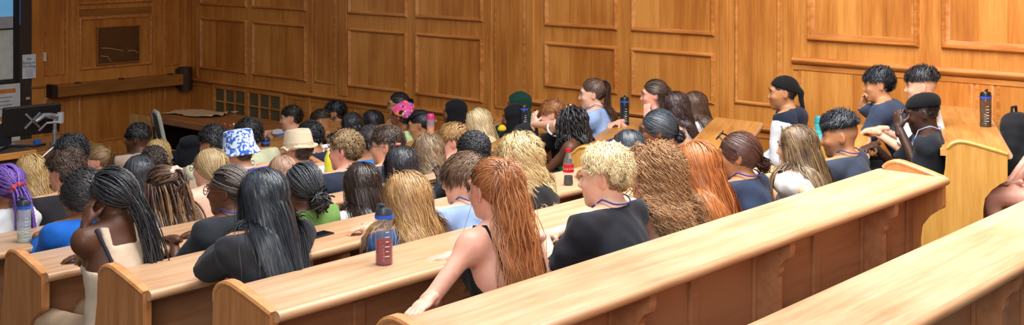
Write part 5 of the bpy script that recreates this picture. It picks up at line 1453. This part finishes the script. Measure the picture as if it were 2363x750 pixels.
def people():
    L = []
    def c(row, head, label, **kw):
        dn = head[1]-ROWS[row][0]-.42; kw['lean'] = min(kw.get('lean', .1), dn-.12); L.append(dict(head=head, seat=sC(row), label=label, group=GB, **kw))
    def w(k, head, label, **kw):
        fx, fy = 7.51-.18*k, 3.10+.85*k; dn = -math.sin(PHI)*(head[0]-fx)+math.cos(PHI)*(head[1]-fy); kw['lean'] = min(kw.get('lean', .1), dn-.12); L.append(dict(head=head, seat=sW(k), label=label, group=GW, yaw=kw.pop('yaw', 24.5), **kw))
    # ---- row between the second and third desks
    c('B', (3.67, 3.38, 1.758), 'woman with a long ginger ponytail and bare shoulders leaning on one arm', f=1, skin='rosy', hy=-6, lean=.08, noface=0,
      hair=('pony', '#78432a', '#bd7a48', dict(tie=(0, -.085, .088), L=.54, amp=.009, freq=6, n=900, m=3200, tvol=.03, spread=.16, tsp=.013, vol=.012, td=(0, -.7, .35), tr=.0019, var=.16, wisps=14, grav=.36, force=(.02,-.03,-1.))),
      top=('cami', '#1b1a1c', dict(deep=.02, sx=.10)), arms=(('w', (3.13, 3.2, 1.46), (-.9, -.2, -.15), (-1., -.2, -.5), .35), 'desk'), legc='#30323a', drop=.06)
    c('B', (4.347, 3.32, 1.72), 'boy with tousled blond hair in a dark tee and blue lanyard', skin='pale', hy=22, pitch=6, hs=1.07,
      hair=('short', '#8c6538', '#f6e2b4', dict(grad=.75, front_len=.5, len=.062, n=1500, comb=(-.5, -.05, .35), mess=.4, up=.55, curl=.006, freq=16, coh=.8, vol=.03, r=.0028)), top=('tee', '#2b2d36', dict(sl=.8)), arms=('desk', 'desk'), ext=[('lanyard', '#30489c')], hlift=.012)
    c('B', (4.765, 3.35, 1.652), 'girl with big light brown curly hair and bare shoulders', f=1, skin='rosy', hy=36,
      hair=('curly', '#6e4a2e', '#c79a70', dict(L=.40, amp=.0105, freq=19, coh=.5, flat=.1, n=2600, vol=.085, r=.0019, rough=.6, front=.045, up=.8, out=.5, fy=-.2, ramp=.15, M=56, back=.5, clump=.2, sides=4, tip=.5)), top=('cami', '#e6b7b3', dict(sx=.09)), arms=('desk', 'desk'), ext=[('headband', '#222228')])
    c('B', (5.147, 3.36, 1.646), 'girl with long straight copper hair over a plaid shirt', f=1, skin='pale', hy=12, noface=1,
      hair=('long', '#8a451f', '#c97d45', dict(L=.52, n=1100, amp=.005, freq=6, vol=.03, part=.0, fy=-.3, out=.08, r=.0038, back=.5)), top=('tee', '#8a6a55', dict(kind='plaid', c2='#5a4034')), arms=('desk', 'desk'))
    c('B', (5.504, 3.34, 1.662), 'girl in navy tee with sunglasses pushed up and a low brown bun', f=1, skin='olive', hy=24,
      hair=('bun', '#33201c', '#6a4438', dict(tie=(.0, -.108, -.035), rb=.036, n=1000, nb=110, fray=.02, vol=.006)), top=('tee', '#2f3a52'), arms=('desk', 'desk'), ext=[('sunglasses', '#151515'), ('lanyard', '#3b3a9a')])
    c('B', (6.16, 3.36, 1.619), 'girl with long highlighted brown hair and a white tee', f=1, skin='fair', hy=14,
      hair=('long', '#3f2d22', '#b3946c', dict(grad=.1, L=.50, n=1100, vol=.02, fy=-.28, r=.0036, back=.45)), top=('tee', '#e4e2df'), arms=('chin', 'desk'))
    c('B', (6.673, 3.36, 1.62), 'young man with faded black hair and stubble in a slate tee', skin='olive', hy=28, pitch=8, beard=.55, fade=.06,
      hair=('short', '#17181c', '#3b3f48', dict(len=.075, zmin=.062, n=1200, comb=(0, .9, .15), mess=.22, up=.6, curl=.006, freq=11, coh=.9, vol=.04, att=.3)), top=('tee', '#363d4d'), arms=('desk', 'desk'), ext=[('lanyard', '#3d3a7a')])
    # ---- row between the third and fourth desks
    c('C', (3.164, 4.22, 1.681), 'woman with long straight black hair in a charcoal tee hunched over the desk', f=1, skin='tan', hy=16, lean=.16, pitch=14, bs=1.1, noface=1,
      hair=('long', '#15171b', '#434a55', dict(L=.46, n=1500, vol=.02, fy=-.3, out=.0, r=.0036, back=.55, rough=.35)), top=('tee', '#33343a', dict(sl=.95)), arms=(('w', (3.207, 4.55, 1.378), (.6, .6, 0), (-1., -.6, -.6), .5), 'desk'), elbow={-1: (3.039, 4.422, 1.385)}, armr=1.15)
    c('C', (3.985, 4.22, 1.552), 'woman with light brown layered hair in a denim blue shirt', f=1, skin='fair', hy=16, lean=.14, noface=1,
      hair=('long', '#7d5a37', '#c9a06c', dict(L=.46, n=1200, amp=.007, freq=7, vol=.03, fy=-.35, out=.12, r=.0036, back=.5)), top=('collar', '#33558a', dict(sl=.85)), arms=(('w', (4.222, 4.72, 1.313), (.3, 1, .2), (-1., -.2, -.55), .9), 'desk'), armr=1.15, bs=1.06)
    c('C', (4.4, 4.24, 1.583), 'boy with brown bowl-cut hair in a light blue shirt', skin='pale', hy=26, pitch=8,
      hair=('short', '#3a2a20', '#8a6c56', dict(len=.085, n=1300, comb=(0, .9, -.2), mess=.12, up=.2, vol=.02, r=.003, sides_len=1.)), top=('collar', '#8ea6cf', dict(sl=.7)), arms=('desk', 'desk'), ext=[('lanyard', '#4051a0')])
    c('C', (4.795, 4.22, 1.634), 'woman with wavy bleached blonde hair in a black hoodie', f=1, skin='fair', hy=0, noface=1,
      hair=('curly', '#93703f', '#ecd3a0', dict(L=.33, amp=.015, freq=11, coh=.9, flat=.6, n=1300, vol=.045, up=.45, fy=-.2, out=.2, r=.0036, M=26)), top=('hoodie', '#26272b', dict(big=1)), arms=('desk', 'desk'), bs=1.1)
    c('C', (6.043, 4.22, 1.637), 'woman in dark glasses with grey-black hair in a low bun', f=1, skin='brown', hy=32, pitch=6,
      hair=('bun', '#1d2127', '#4f5660', dict(tie=(0, -.11, -.03), rb=.034, n=900, vol=.01)), top=('tee', '#26262c'), arms=('desk', 'desk'), ext=[('glasses', '#191613')])
    c('C', (5.865, 4.3, 1.527), 'person with short glossy black hair bent low in front of the curly-haired girl', f=1, skin='olive', hy=8, lean=.2, pitch=18, noface=1,
      hair=('long', '#15171b', '#4a515b', dict(L=.21, n=900, vol=.015, fy=-.1, rough=.33)), top=('tee', '#24252b'), arms=('desk', 'desk'))
    # ---- row between the fourth and fifth desks
    c('D', (2.948, 5.06, 1.616), 'woman with long black box braids tied low and a cream vest', f=1, skin='dark', hy=22, lean=.14, noface=1,
      hair=('pony', '#17161a', '#3f4047', dict(tie=(.012, -.115, -.03), L=.50, n=300, m=190, r=.0038, sides=5, bead=1, tsp=.013, td=(.1, -.5, -.6), spread=.1, tvol=.03, vol=.014, force=(.05, -.06, -1.), grav=.35)), top=('tank', '#d8c3ad'), arms=('temple', 'desk'), elbow={-1: (2.914, 5.242, 1.3)}, sup=.05, roll=-6, armr=.88, legc='#c3a78b', ext=[('innerstrap',)])
    c('D', (3.585, 5.06, 1.542), 'girl with cornrow braids and brown glasses in a black tee', f=1, skin='dark', hy=30, lean=.16,
      hair=('bun', '#211a18', '#6b625c', dict(tie=(0, -.112, -.01), rb=.026, n=150, r=.0046, sides=5, bead=1, vol=.004, nb=30)), top=('tee', '#2c3138'), arms=('desk2', 'desk'), ext=[('glasses', '#5a2f28'), ('lanyard', '#2e48a0')])
    c('D', (4.043, 5.06, 1.49), 'girl with beaded black braids in a low bun and a green top', f=1, skin='dark', hy=-4, noface=1,
      hair=('bun', '#15161a', '#41454d', dict(tie=(.01, -.112, -.045), rb=.045, n=190, r=.0052, sides=5, bead=1, vol=.012, nb=90, br=.005, fray=.03)), top=('tee', '#6b8f4a'), arms=('desk', 'desk'), ext=[('beads', ((.04, -.09, .09), (-.03, -.1, .08), (.06, -.08, .05), (-.06, -.07, .03)))])
    c('D', (4.448, 5.06, 1.438), 'girl with long dark brown straight hair and a white tee', f=1, skin='tan', hy=2, noface=1,
      hair=('long', '#17110f', '#3b2c29', dict(L=.44, n=1100, vol=.018, fy=-.3, out=.06, rough=.34)), top=('tee', '#dfe0e2'), arms=('desk', 'desk'))
    c('D', (4.782, 5.1, 1.481), 'girl with glossy black hair and a coral clip bent low', f=1, skin='tan', hy=4, lean=.18, pitch=14, noface=1,
      hair=('long', '#141417', '#3c3e45', dict(L=.30, n=900, vol=.012, rough=.32)), top=('tee', '#3a3a40'), arms=('desk', 'desk'), ext=[('clip', '#d07a66', (-.01, -.02, .135))])
    c('D', (5.35, 5.08, 1.504), 'young man with a short dark afro in a black top', skin='deep', hy=20, noface=1,
      hair=('afro', '#17161a', '#3a3b42', dict(len=.030, n=2300, r=.0030)), top=('long', '#222226'), arms=(('w', (5.263, 5.25, 1.28), (.1, .3, 1.), (-1., 0, -1.), .6), 'desk'))
    # ---- row between the fifth and sixth desks
    c('E', (3.281, 5.93, 1.447), 'girl with wavy black hair gathered low in a bright blue jacket', f=1, skin='brown', hy=16, noface=1,
      hair=('bun', '#17161a', '#403c40', dict(tie=(.02, -.112, -.06), rb=.046, n=1000, vol=.034, wave=.006, nb=160, fray=.05, r=.0036)), top=('jacket', '#1f66c8'), arms=('desk', 'desk'))
    c('E', (3.76, 5.93, 1.402), 'girl with brown and gold dreadlocks held up by a pale pink scrunchie', f=1, skin='brown', hy=12, noface=1,
      hair=('half', '#33201a', '#b08354', dict(tie=(.035, -.085, .075), split=.045, L=.42, L2=.40, n=190, m=90, r=.0062, sides=5, bead=1, tsp=.011, spread=.14, td=(.2, -.8, .2), tvol=.03, vol=.010, scrunchie='#e6c2b8', srad=.044, grad=-.05, force=(0, -.02, -1.))), top=('tee', '#e3dcd6'), arms=('desk2', 'desk'), ext=[('earring',)])
    c('E', (4.12, 6.0, 1.462), 'girl with two blonde plaits and a bare back in a black top', f=1, skin='pale', hy=24, hs=.93,
      hair=('plaits', '#80653f', '#cbb083', dict(n=900)), top=('cami', '#2b2c33', dict(deep=.05, straps=0)), arms=('desk2', 'desk'), ext=[('glasses', '#7a5a48')])
    c('E', (4.599, 5.95, 1.365), 'girl with straight light brown hair just behind the beaded braids', f=1, skin='fair', hy=0, hs=.9, noface=1,
      hair=('long', '#7a5a4a', '#c39c84', dict(L=.36, n=900, vol=.012)), top=('tee', '#9a8c86'), arms=('desk', 'desk'))
    c('E', (5.079, 5.93, 1.441), 'young man with sandy hair, sunglasses on his head and a navy tee', skin='rosy', hy=22,
      hair=('short', '#4f3b2a', '#b89a70', dict(len=.05, n=1200, comb=(0, .5, .3), mess=.5, up=.6, curl=.005, freq=16, vol=.022)), top=('tee', '#2f3547'), arms=('desk', 'desk'), ext=[('sunglasses', '#16161a')])
    c('E', (5.433, 5.93, 1.429), 'young man with dark brown cropped hair and thin glasses', skin='fair', hy=32,
      hair=('short', '#2a211c', '#6b5a4e', dict(len=.05, n=1200, comb=(0, .7, .3), mess=.35, up=.5, vol=.022)), top=('tee', '#4b5568'), arms=('desk', 'desk'), ext=[('glasses', '#55504c')])
    c('E', (5.8, 5.93, 1.342), 'girl with wavy ash brown hair and a cream top with a dark strap', f=1, skin='fair', hy=-2, noface=1,
      hair=('long', '#4a382b', '#a58a6c', dict(L=.42, n=1000, amp=.012, freq=8, vol=.025, fy=-.3, out=.1)), top=('tee', '#d9c8b8'), arms=('desk', 'desk'), ext=[('bag_strap',)])
    c('E', (6.062, 5.95, 1.378), 'boy with sandy fringe sitting beyond the short dark afro', skin='rosy', hy=40, pitch=12,
      hair=('short', '#6a4a2c', '#c69c64', dict(len=.07, n=1100, comb=(0, .9, -.1), mess=.3, up=.3, vol=.018)), top=('tee', '#2b2a2e'), arms=('desk', 'desk'))
    # ---- row between the sixth and seventh desks
    c('F', (3.658, 6.78, 1.399), 'young man with curly brown hair in a loose black tee', skin='fair', hy=14, noface=1, bs=1.1,
      hair=('short', '#2b1f1a', '#6a5348', dict(len=.06, n=1200, comb=(0, .2, .2), mess=.7, up=.7, curl=.011, freq=22, vol=.03, coh=.7)), top=('tee', '#2a2a2f', dict(sl=.9)), arms=('desk', 'desk'))
    c('F', (3.29, 6.78, 1.373), 'girl with purple braids in a white tee at the far left edge', f=1, skin='brown', hy=4, noface=1,
      hair=('pony', '#3a2168', '#8a63c8', dict(tie=(.01, -.118, .0), L=.36, n=150, m=70, r=.0062, sides=5, bead=1, tsp=.012, td=(.05, -.6, -.4), spread=.16, tvol=.03, vol=.012, scrunchie='#c24a55', srad=.032)), top=('tee', '#dfe2e8'), arms=('desk', 'desk'))
    c('F', (4.137, 6.78, 1.317), 'girl with a sleek black bob in an orange tee', f=1, skin='tan', hy=4, noface=1,
      hair=('long', '#16171b', '#4b4f58', dict(L=.25, n=1000, vol=.014, rough=.3, fy=-.05)), top=('tee', '#e8622c'), arms=('desk', 'desk'))
    c('F', (5.382, 6.78, 1.298), 'man in a cream trilby hat and white tee', skin='fair', hy=12, pitch=2,
      hair=('short', '#3a281d', '#6a4d3a', dict(len=.012, n=500, comb=(0, -.3, -.8), mess=.1, up=.1, lift=.012)), bs=1.14, drop=.025, top=('tee', '#e5e3e1'), arms=('desk', 'desk'), ext=[('fedora',), ('lanyard', '#3f62b0')])
    c('F', (4.889, 6.78, 1.362), 'man in a blue and white tie-dye bucket hat and blue tee', skin='fair', hy=16, pitch=2,
      hair=('short', '#4a3626', '#7a5d46', dict(len=.012, n=400, comb=(0, -.3, -.8), mess=.1, up=.1, lift=.012)), bs=1.12, drop=.025, top=('tee', '#3a4a9e'), arms=('desk', 'desk'), ext=[('bucket',), ('lanyard', '#e6e8f0')])
    c('F', (6.041, 6.8, 1.28), 'girl with a messy dark bun in a bright blue tee', f=1, skin='tan', hy=0, noface=1,
      hair=('bun', '#1f1a1b', '#4a4145', dict(tie=(0, -.105, .03), rb=.045, n=900, nb=150, fray=.06, vol=.014)), top=('tee', '#3f86d8'), arms=('desk', 'desk'))
    # ---- rows further forward
    c('G', (3.87, 7.63, 1.255), 'girl with wavy honey blonde hair and a lime green top', f=1, skin='rosy', hy=-2, noface=1,
      hair=('long', '#8d6a3c', '#d9b97f', dict(L=.42, n=1100, amp=.010, freq=9, vol=.022, fy=-.3, out=.06)), top=('tank', '#8ed12e'), arms=('desk', 'desk'))
    c('G', (4.151, 7.63, 1.336), 'person with thick black curls beyond the curly brown head', skin='tan', hy=10, noface=1,
      hair=('short', '#15151a', '#3f424a', dict(len=.06, n=1200, comb=(0, .3, .2), mess=.7, up=.7, curl=.012, freq=20, vol=.03)), top=('tee', '#3b3a3e'), arms=('desk', 'desk'))
    c('G', (4.768, 7.63, 1.2), 'person with tight dark brown curls beside the sleek bob', skin='brown', hy=8, noface=1,
      hair=('afro', '#1d1716', '#55483f', dict(len=.04, n=1500, r=.0036, curl=.008)), top=('tee', '#6a5a50'), arms=('desk', 'desk'))
    c('G', (5.217, 7.55, 1.284), 'person with tousled black hair beside the bucket hat', skin='tan', hy=14, noface=1,
      hair=('short', '#131317', '#34363c', dict(len=.07, n=1100, comb=(0, .3, .2), mess=.7, up=.6, curl=.01, freq=16, vol=.03)), top=('tee', '#d3d8b8'), arms=('desk', 'desk'))
    c('G', (5.778, 7.9, 1.245), 'person with spiky black hair beyond the bucket hat in pale green', skin='tan', hy=12, noface=1, bs=1.15,
      hair=('short', '#131317', '#34363c', dict(len=.065, n=1000, comb=(0, .1, .4), mess=.6, up=.9, vol=.03)), top=('tee', '#d6dab6'), arms=('desk', 'desk'))
    c('G', (6.048, 7.48, 1.245), 'young man with black hair in a navy shirt behind the trilby', skin='tan', hy=16, noface=1,
      hair=('short', '#131316', '#33343a', dict(len=.05, n=1000, comb=(0, .7, .1), mess=.25, up=.35, vol=.018)), top=('collar', '#2b3350'), arms=('desk', 'desk'))
    c('H', (5.338, 8.48, 1.087), 'person with chin-length blonde hair near the plywood chair', f=1, skin='fair', hy=8, noface=1,
      hair=('long', '#8c6c42', '#d3b47e', dict(L=.25, n=900, vol=.014, fy=-.05, amp=.005)), top=('tee', '#8d8076'), arms=('desk', 'desk'))
    c('H', (4.812, 8.48, 1.107), 'girl with a fair brown ponytail in a white top near the lectern', f=1, skin='rosy', hy=62, hs=.95,
      hair=('pony', '#5e452f', '#b59468', dict(tie=(0, -.105, .055), L=.24, n=800, m=900, tr=.002, amp=.006, freq=8, tvol=.02, spread=.25, scrunchie='#e6d8b0', srad=.012, wisps=6)), top=('tee', '#e8e8ee'), arms=('desk', 'desk'))
    c('I', (5.44, 8.929, 1.155), 'young man with a tall flat-top afro in a beige tee near the front', skin='dark', hy=32, beard=.5, fade=.05,
      hair=('afro', '#121214', '#2c2d31', dict(len=.055, n=2200, r=.0034, zmin=.02, shape=1)), top=('tee', '#b9a496'), arms=('desk', 'desk'))
    # ---- side block
    w(-1, (8.038, 2.626, 1.877), 'bare-legged person in black on the last side bench at the right edge', f=1, skin='rosy', hy=30,
      hair=('long', '#2b211c', '#5a463a', dict(L=.4, n=700)), top=('tee', '#232327', dict(sl=.6)), arms=('lap', 'lap'), legs='back', legc=None)
    w(0, (7.706, 3.3, 1.651), 'young man in a black flat cap holding his brow, in a black tee', skin='deep', hy=24, pitch=14, lean=.16,
      hair=('short', '#141214', '#2b282a', dict(len=.012, n=500, comb=(0, 0, -1), up=.2)), top=('tee', '#20242c', dict(sl=.8)), arms=('brow', 'desk'), ext=[('beret',), ('lanyard', '#9fb0d8')])
    w(0, (8.33, 3.576, 1.747), 'young man with a textured fringe and skin fade in a white tee', skin='fair', hy=24, fade=.055, lean=.06,
      hair=('short', '#17161a', '#3c3a3e', dict(len=.075, zmin=.055, n=1200, comb=(0, 1., 0), mess=.18, up=.45, curl=.004, freq=11, coh=.9, vol=.036, att=.4)), top=('tee', '#dddfe3', dict(sl=.9)), arms=('desk', 'desk2'), bs=1.08)
    w(0, (8.65, 4.044, 1.694), 'boy in a navy jacket leaning with his fist against his face', skin='tan', hy=32, lean=.3, pitch=6,
      hair=('short', '#131318', '#353a44', dict(len=.07, n=1200, comb=(0, .9, .1), mess=.18, up=.45, vol=.03)), top=('jacket', '#39435a'), arms=('desk2', 'fist'), ext=[('band', 1, '#b9a27a')])
    w(1, (8.088, 4.525, 1.645), 'young man in a black head wrap with a navy hood over a pale top', skin='olive', hy=34, lean=.16, beard=.3,
      hair=('short', '#161418', '#2b282a', dict(len=.012, n=400, comb=(0, 0, -1), up=.2)), top=('hoodie', '#1d2436', dict(sleeves='#cfd3db')), arms=('lap', 'lap'), ext=[('wrap',)])
    w(2, (8.32, 5.844, 1.496), 'girl resting her cheek in her hand by the wall, with a wrist strap', f=1, skin='rosy', hy=38, lean=.24,
      hair=('pony', '#2d221d', '#5e4a3e', dict(tie=(0, -.115, .0), L=.25, n=900, m=900, tr=.002, vol=.01)), top=('tee', '#4c4650', dict(sl=.5)), arms=('chin', 'desk'), ext=[('band', -1, '#1c1c20'), ('band', -1, '#a8443f', 1.)])
    w(2, (7.932, 5.377, 1.471), 'woman with long dark wavy hair beside the hand-on-cheek girl', f=1, skin='fair', hy=26, lean=.18, noface=1,
      hair=('long', '#1c1516', '#4d3b3a', dict(L=.36, n=1000, amp=.008, freq=8, vol=.022, fy=-.2)), top=('tank', '#e7d9d4'), arms=('desk', 'desk'))
    w(2, (8.918, 5.849, 1.345), 'woman with straight brown hair and a white top against the wall', f=1, skin='fair', hy=28, noface=1,
      hair=('long', '#3a2a22', '#6e5444', dict(L=.40, n=900, vol=.02, fy=-.22)), top=('tee', '#dcdde2', dict(sl=.5)), arms=('desk', 'desk'), ext=[('bag_strap',)])
    w(3, (8.299, 6.469, 1.452), 'woman with a high brown ponytail in a light blue blouse', f=1, skin='pale', hy=38, hs=1.05, bs=1.15, armr=1.15,
      hair=('pony', '#3f2e26', '#7c6152', dict(tie=(0, -.085, .085), L=.36, n=900, m=1500, tvol=.03, td=(0, -.9, .3), spread=.18, tr=.0019)), top=('collar', '#93acd6', dict(sl=.9)), arms=('desk', 'desk'), ext=[('lanyard', '#5a5f86')])
    w(3, (7.401, 5.973, 1.354), 'girl with shoulder-length black twists in a bright green sleeveless top', f=1, skin='dark', hy=26, lean=.14, pitch=10,
      hair=('long', '#121114', '#2b2a2e', dict(L=.30, n=190, r=.007, sides=5, bead=0, thick=1, noise=.12, vol=.05, up=.6, M=22, tip=.7, fy=-.05, out=.2, amp=.006, freq=14)), top=('tank', '#35b56a'), arms=('desk', 'desk'), ext=[('lanyard', '#2d55a8'), ('earring',)])
    w(3, (7.841, 6.532, 1.321), 'person with short ginger hair hiding their face in both hands', skin='pale', hy=30, pitch=12, lean=.26,
      hair=('short', '#6a3f22', '#b0764a', dict(len=.08, n=1100, comb=(0, .9, -.2), mess=.25, up=.25, vol=.016)), top=('tee', '#1e1e22', dict(cuff=1)), arms=('brow', 'brow'))
    w(4, (8.48, 7.469, 1.243), 'woman in a dark green headscarf by the wall', f=1, skin='brown', hy=40, hair=('none', '#1a1412', '#222222'), top=('long', '#16362c'), arms=('desk', 'desk'), ext=[('hijab', '#12392f')])
    w(4, (8.042, 7.134, 1.208), 'woman in a black headscarf in front of the green headscarf', f=1, skin='brown', hy=34, hair=('none', '#1a1412', '#222222'), top=('long', '#1b1b1e'), arms=('desk', 'desk'), ext=[('hijab', '#15151a')])
    w(4, (7.466, 7.029, 1.241), 'girl with long straight platinum blonde hair in a denim top', f=1, skin='pale', hy=36,
      hair=('long', '#a98b5e', '#ead6ad', dict(L=.50, n=1100, amp=.006, freq=6, vol=.018, fy=-.25)), top=('tee', '#8fa3c6'), arms=('desk', 'desk'))
    w(5, (8.302, 8.12, 1.133), 'woman in a black headscarf with a sparkly shawl by the panelled wall', f=1, skin='brown', hy=40, hair=('none', '#1a1412', '#222222'), top=('long', '#1d1d22', dict(kind='speck', c2='#c9cdd8')), arms=('desk', 'desk'), ext=[('hijab', '#17171c')])
    w(5, (7.666, 7.932, 1.117), 'girl with a black ponytail bending behind the pink bottle', f=1, skin='tan', hy=36, pitch=16, lean=.2,
      hair=('pony', '#121216', '#33343a', dict(tie=(0, -.11, .05), L=.2, n=800, m=700, tr=.002)), top=('tee', '#3a3a40'), arms=('desk', 'desk'))
    w(5, (7.626, 8.127, 1.165), 'woman in a multicoloured head scarf and pale green top', f=1, skin='brown', hy=10, noface=1, hair=('short', '#141316', '#26252a', dict(len=.02, n=300, comb=(0, 0, -1), up=.2)), top=('tee', '#c3d6a2'), arms=('desk', 'desk'), ext=[('headscarf', '')])
    w(6, (8.701, 9.326, 1.066), 'woman with glasses and dark tied hair against the wall', f=1, skin='tan', hy=52, hair=('bun', '#17151a', '#35333a', dict(tie=(0, -.11, .02), rb=.03, n=700)), top=('tee', '#4e6fb0', dict(kind='blotch', c2='#e6e9f2')), arms=('desk', 'desk'), ext=[('glasses', '#6a4a30')])
    w(6, (8.12, 9.077, 0.972), 'girl with long sleek black hair beside the multicoloured scarf', f=1, skin='tan', hy=32, hair=('long', '#101014', '#303138', dict(L=.42, n=900, vol=.014)), top=('tee', '#28282e'), arms=('desk', 'desk'))
    w(6, (7.653, 8.849, 1.018), 'girl with long glossy black hair, second in from the bearded man', f=1, skin='tan', hy=20, noface=1, hair=('long', '#101014', '#3a3b43', dict(L=.42, n=900, vol=.014, rough=.33)), top=('tee', '#24242a'), arms=('desk', 'desk'))
    w(7, (8.396, 9.97, 0.948), 'bearded young man with thick black hair and a hand at his chin', skin='tan', hy=42, beard=.75, hair=('short', '#121215', '#2e2f35', dict(len=.065, n=1000, comb=(0, .7, .3), mess=.3, up=.7, vol=.03)), top=('long', '#20222c'), arms=('chin', 'desk'))
    w(7, (7.972, 9.694, 0.932), 'boy with a brown crop in a pale blue tee near the grilles', skin='tan', hy=40, pitch=12, fade=.05, hair=('short', '#221a16', '#4d3f36', dict(len=.04, n=800, zmin=.04, comb=(0, .7, .2), mess=.3, up=.5)), top=('tee', '#aebbd2'), arms=('desk', 'desk'))
    w(7, (7.651, 9.754, 0.996), 'young man in profile with dark cropped hair and a blue tee', skin='fair', hy=48, hair=('short', '#1a1614', '#40342e', dict(len=.045, n=1000, comb=(0, .6, .3), mess=.3, up=.55, vol=.02)), top=('tee', '#2166c0'), arms=('desk', 'desk'))
    only = globals().get('ONLY')
    for i, s in enumerate(L):
        if only is not None and i not in only: continue
        make_person(s)
room(); tiers(); benches()
if 'props' in globals() and not globals().get('NOPROPS'): props()
if not globals().get('NOPEOPLE'): people()

# ------------------------------------------------------------------ light and camera
def area(name, loc, rot, sx, sy, power, color=(1, .985, .96), spread=150):
    l = bpy.data.lights.new(name, 'AREA'); l.shape = 'RECTANGLE'; l.size = sx; l.size_y = sy; l.energy = power; l.color = color
    o = bpy.data.objects.new(name, l); COL.objects.link(o); o.location = loc; o.rotation_euler = rot; l.spread = math.radians(spread); return o
area('overhead_light', (5.2, 3.2, 5.6), (0, 0, 0), 5, 4, 440)
area('overhead_light', (5.2, 8.5, 5.4), (0, 0, 0), 6, 3.5, 22)
area('window_light', (-1.5, -1.0, 4.6), (0, math.radians(-62), math.radians(20)), 4, 3, 200, (1, .98, .95))
area('overhead_light', (5.4, 2.2, 5.0), (0, math.radians(-48), 0), 2.5, 4, 120, spread=130)  # added light, turned to brighten the right wall; no such lamp is known
w_ = bpy.data.worlds.new('World'); SC.world = w_; w_.use_nodes = True
w_.node_tree.nodes['Background'].inputs[0].default_value = (1., .98, .96, 1); w_.node_tree.nodes['Background'].inputs[1].default_value = .24
cam = bpy.data.cameras.new('Camera'); co = bpy.data.objects.new('Camera', cam); COL.objects.link(co); SC.camera = co
cam.sensor_width = 36; cam.lens = 2831/2363*36; cam.shift_x = 0; cam.shift_y = -515/2363
co.location = (0, 0, FZ); co.rotation_euler = (PI/2, 0, -math.atan2(.747, .665))
SC.view_settings.view_transform = 'Standard'; SC.view_settings.look = 'None'; SC.view_settings.exposure = .10
SC.cycles.max_bounces = 6; SC.cycles.diffuse_bounces = 3; SC.cycles.glossy_bounces = 2; SC.cycles.transparent_max_bounces = 12
SC.cycles.use_denoising = True
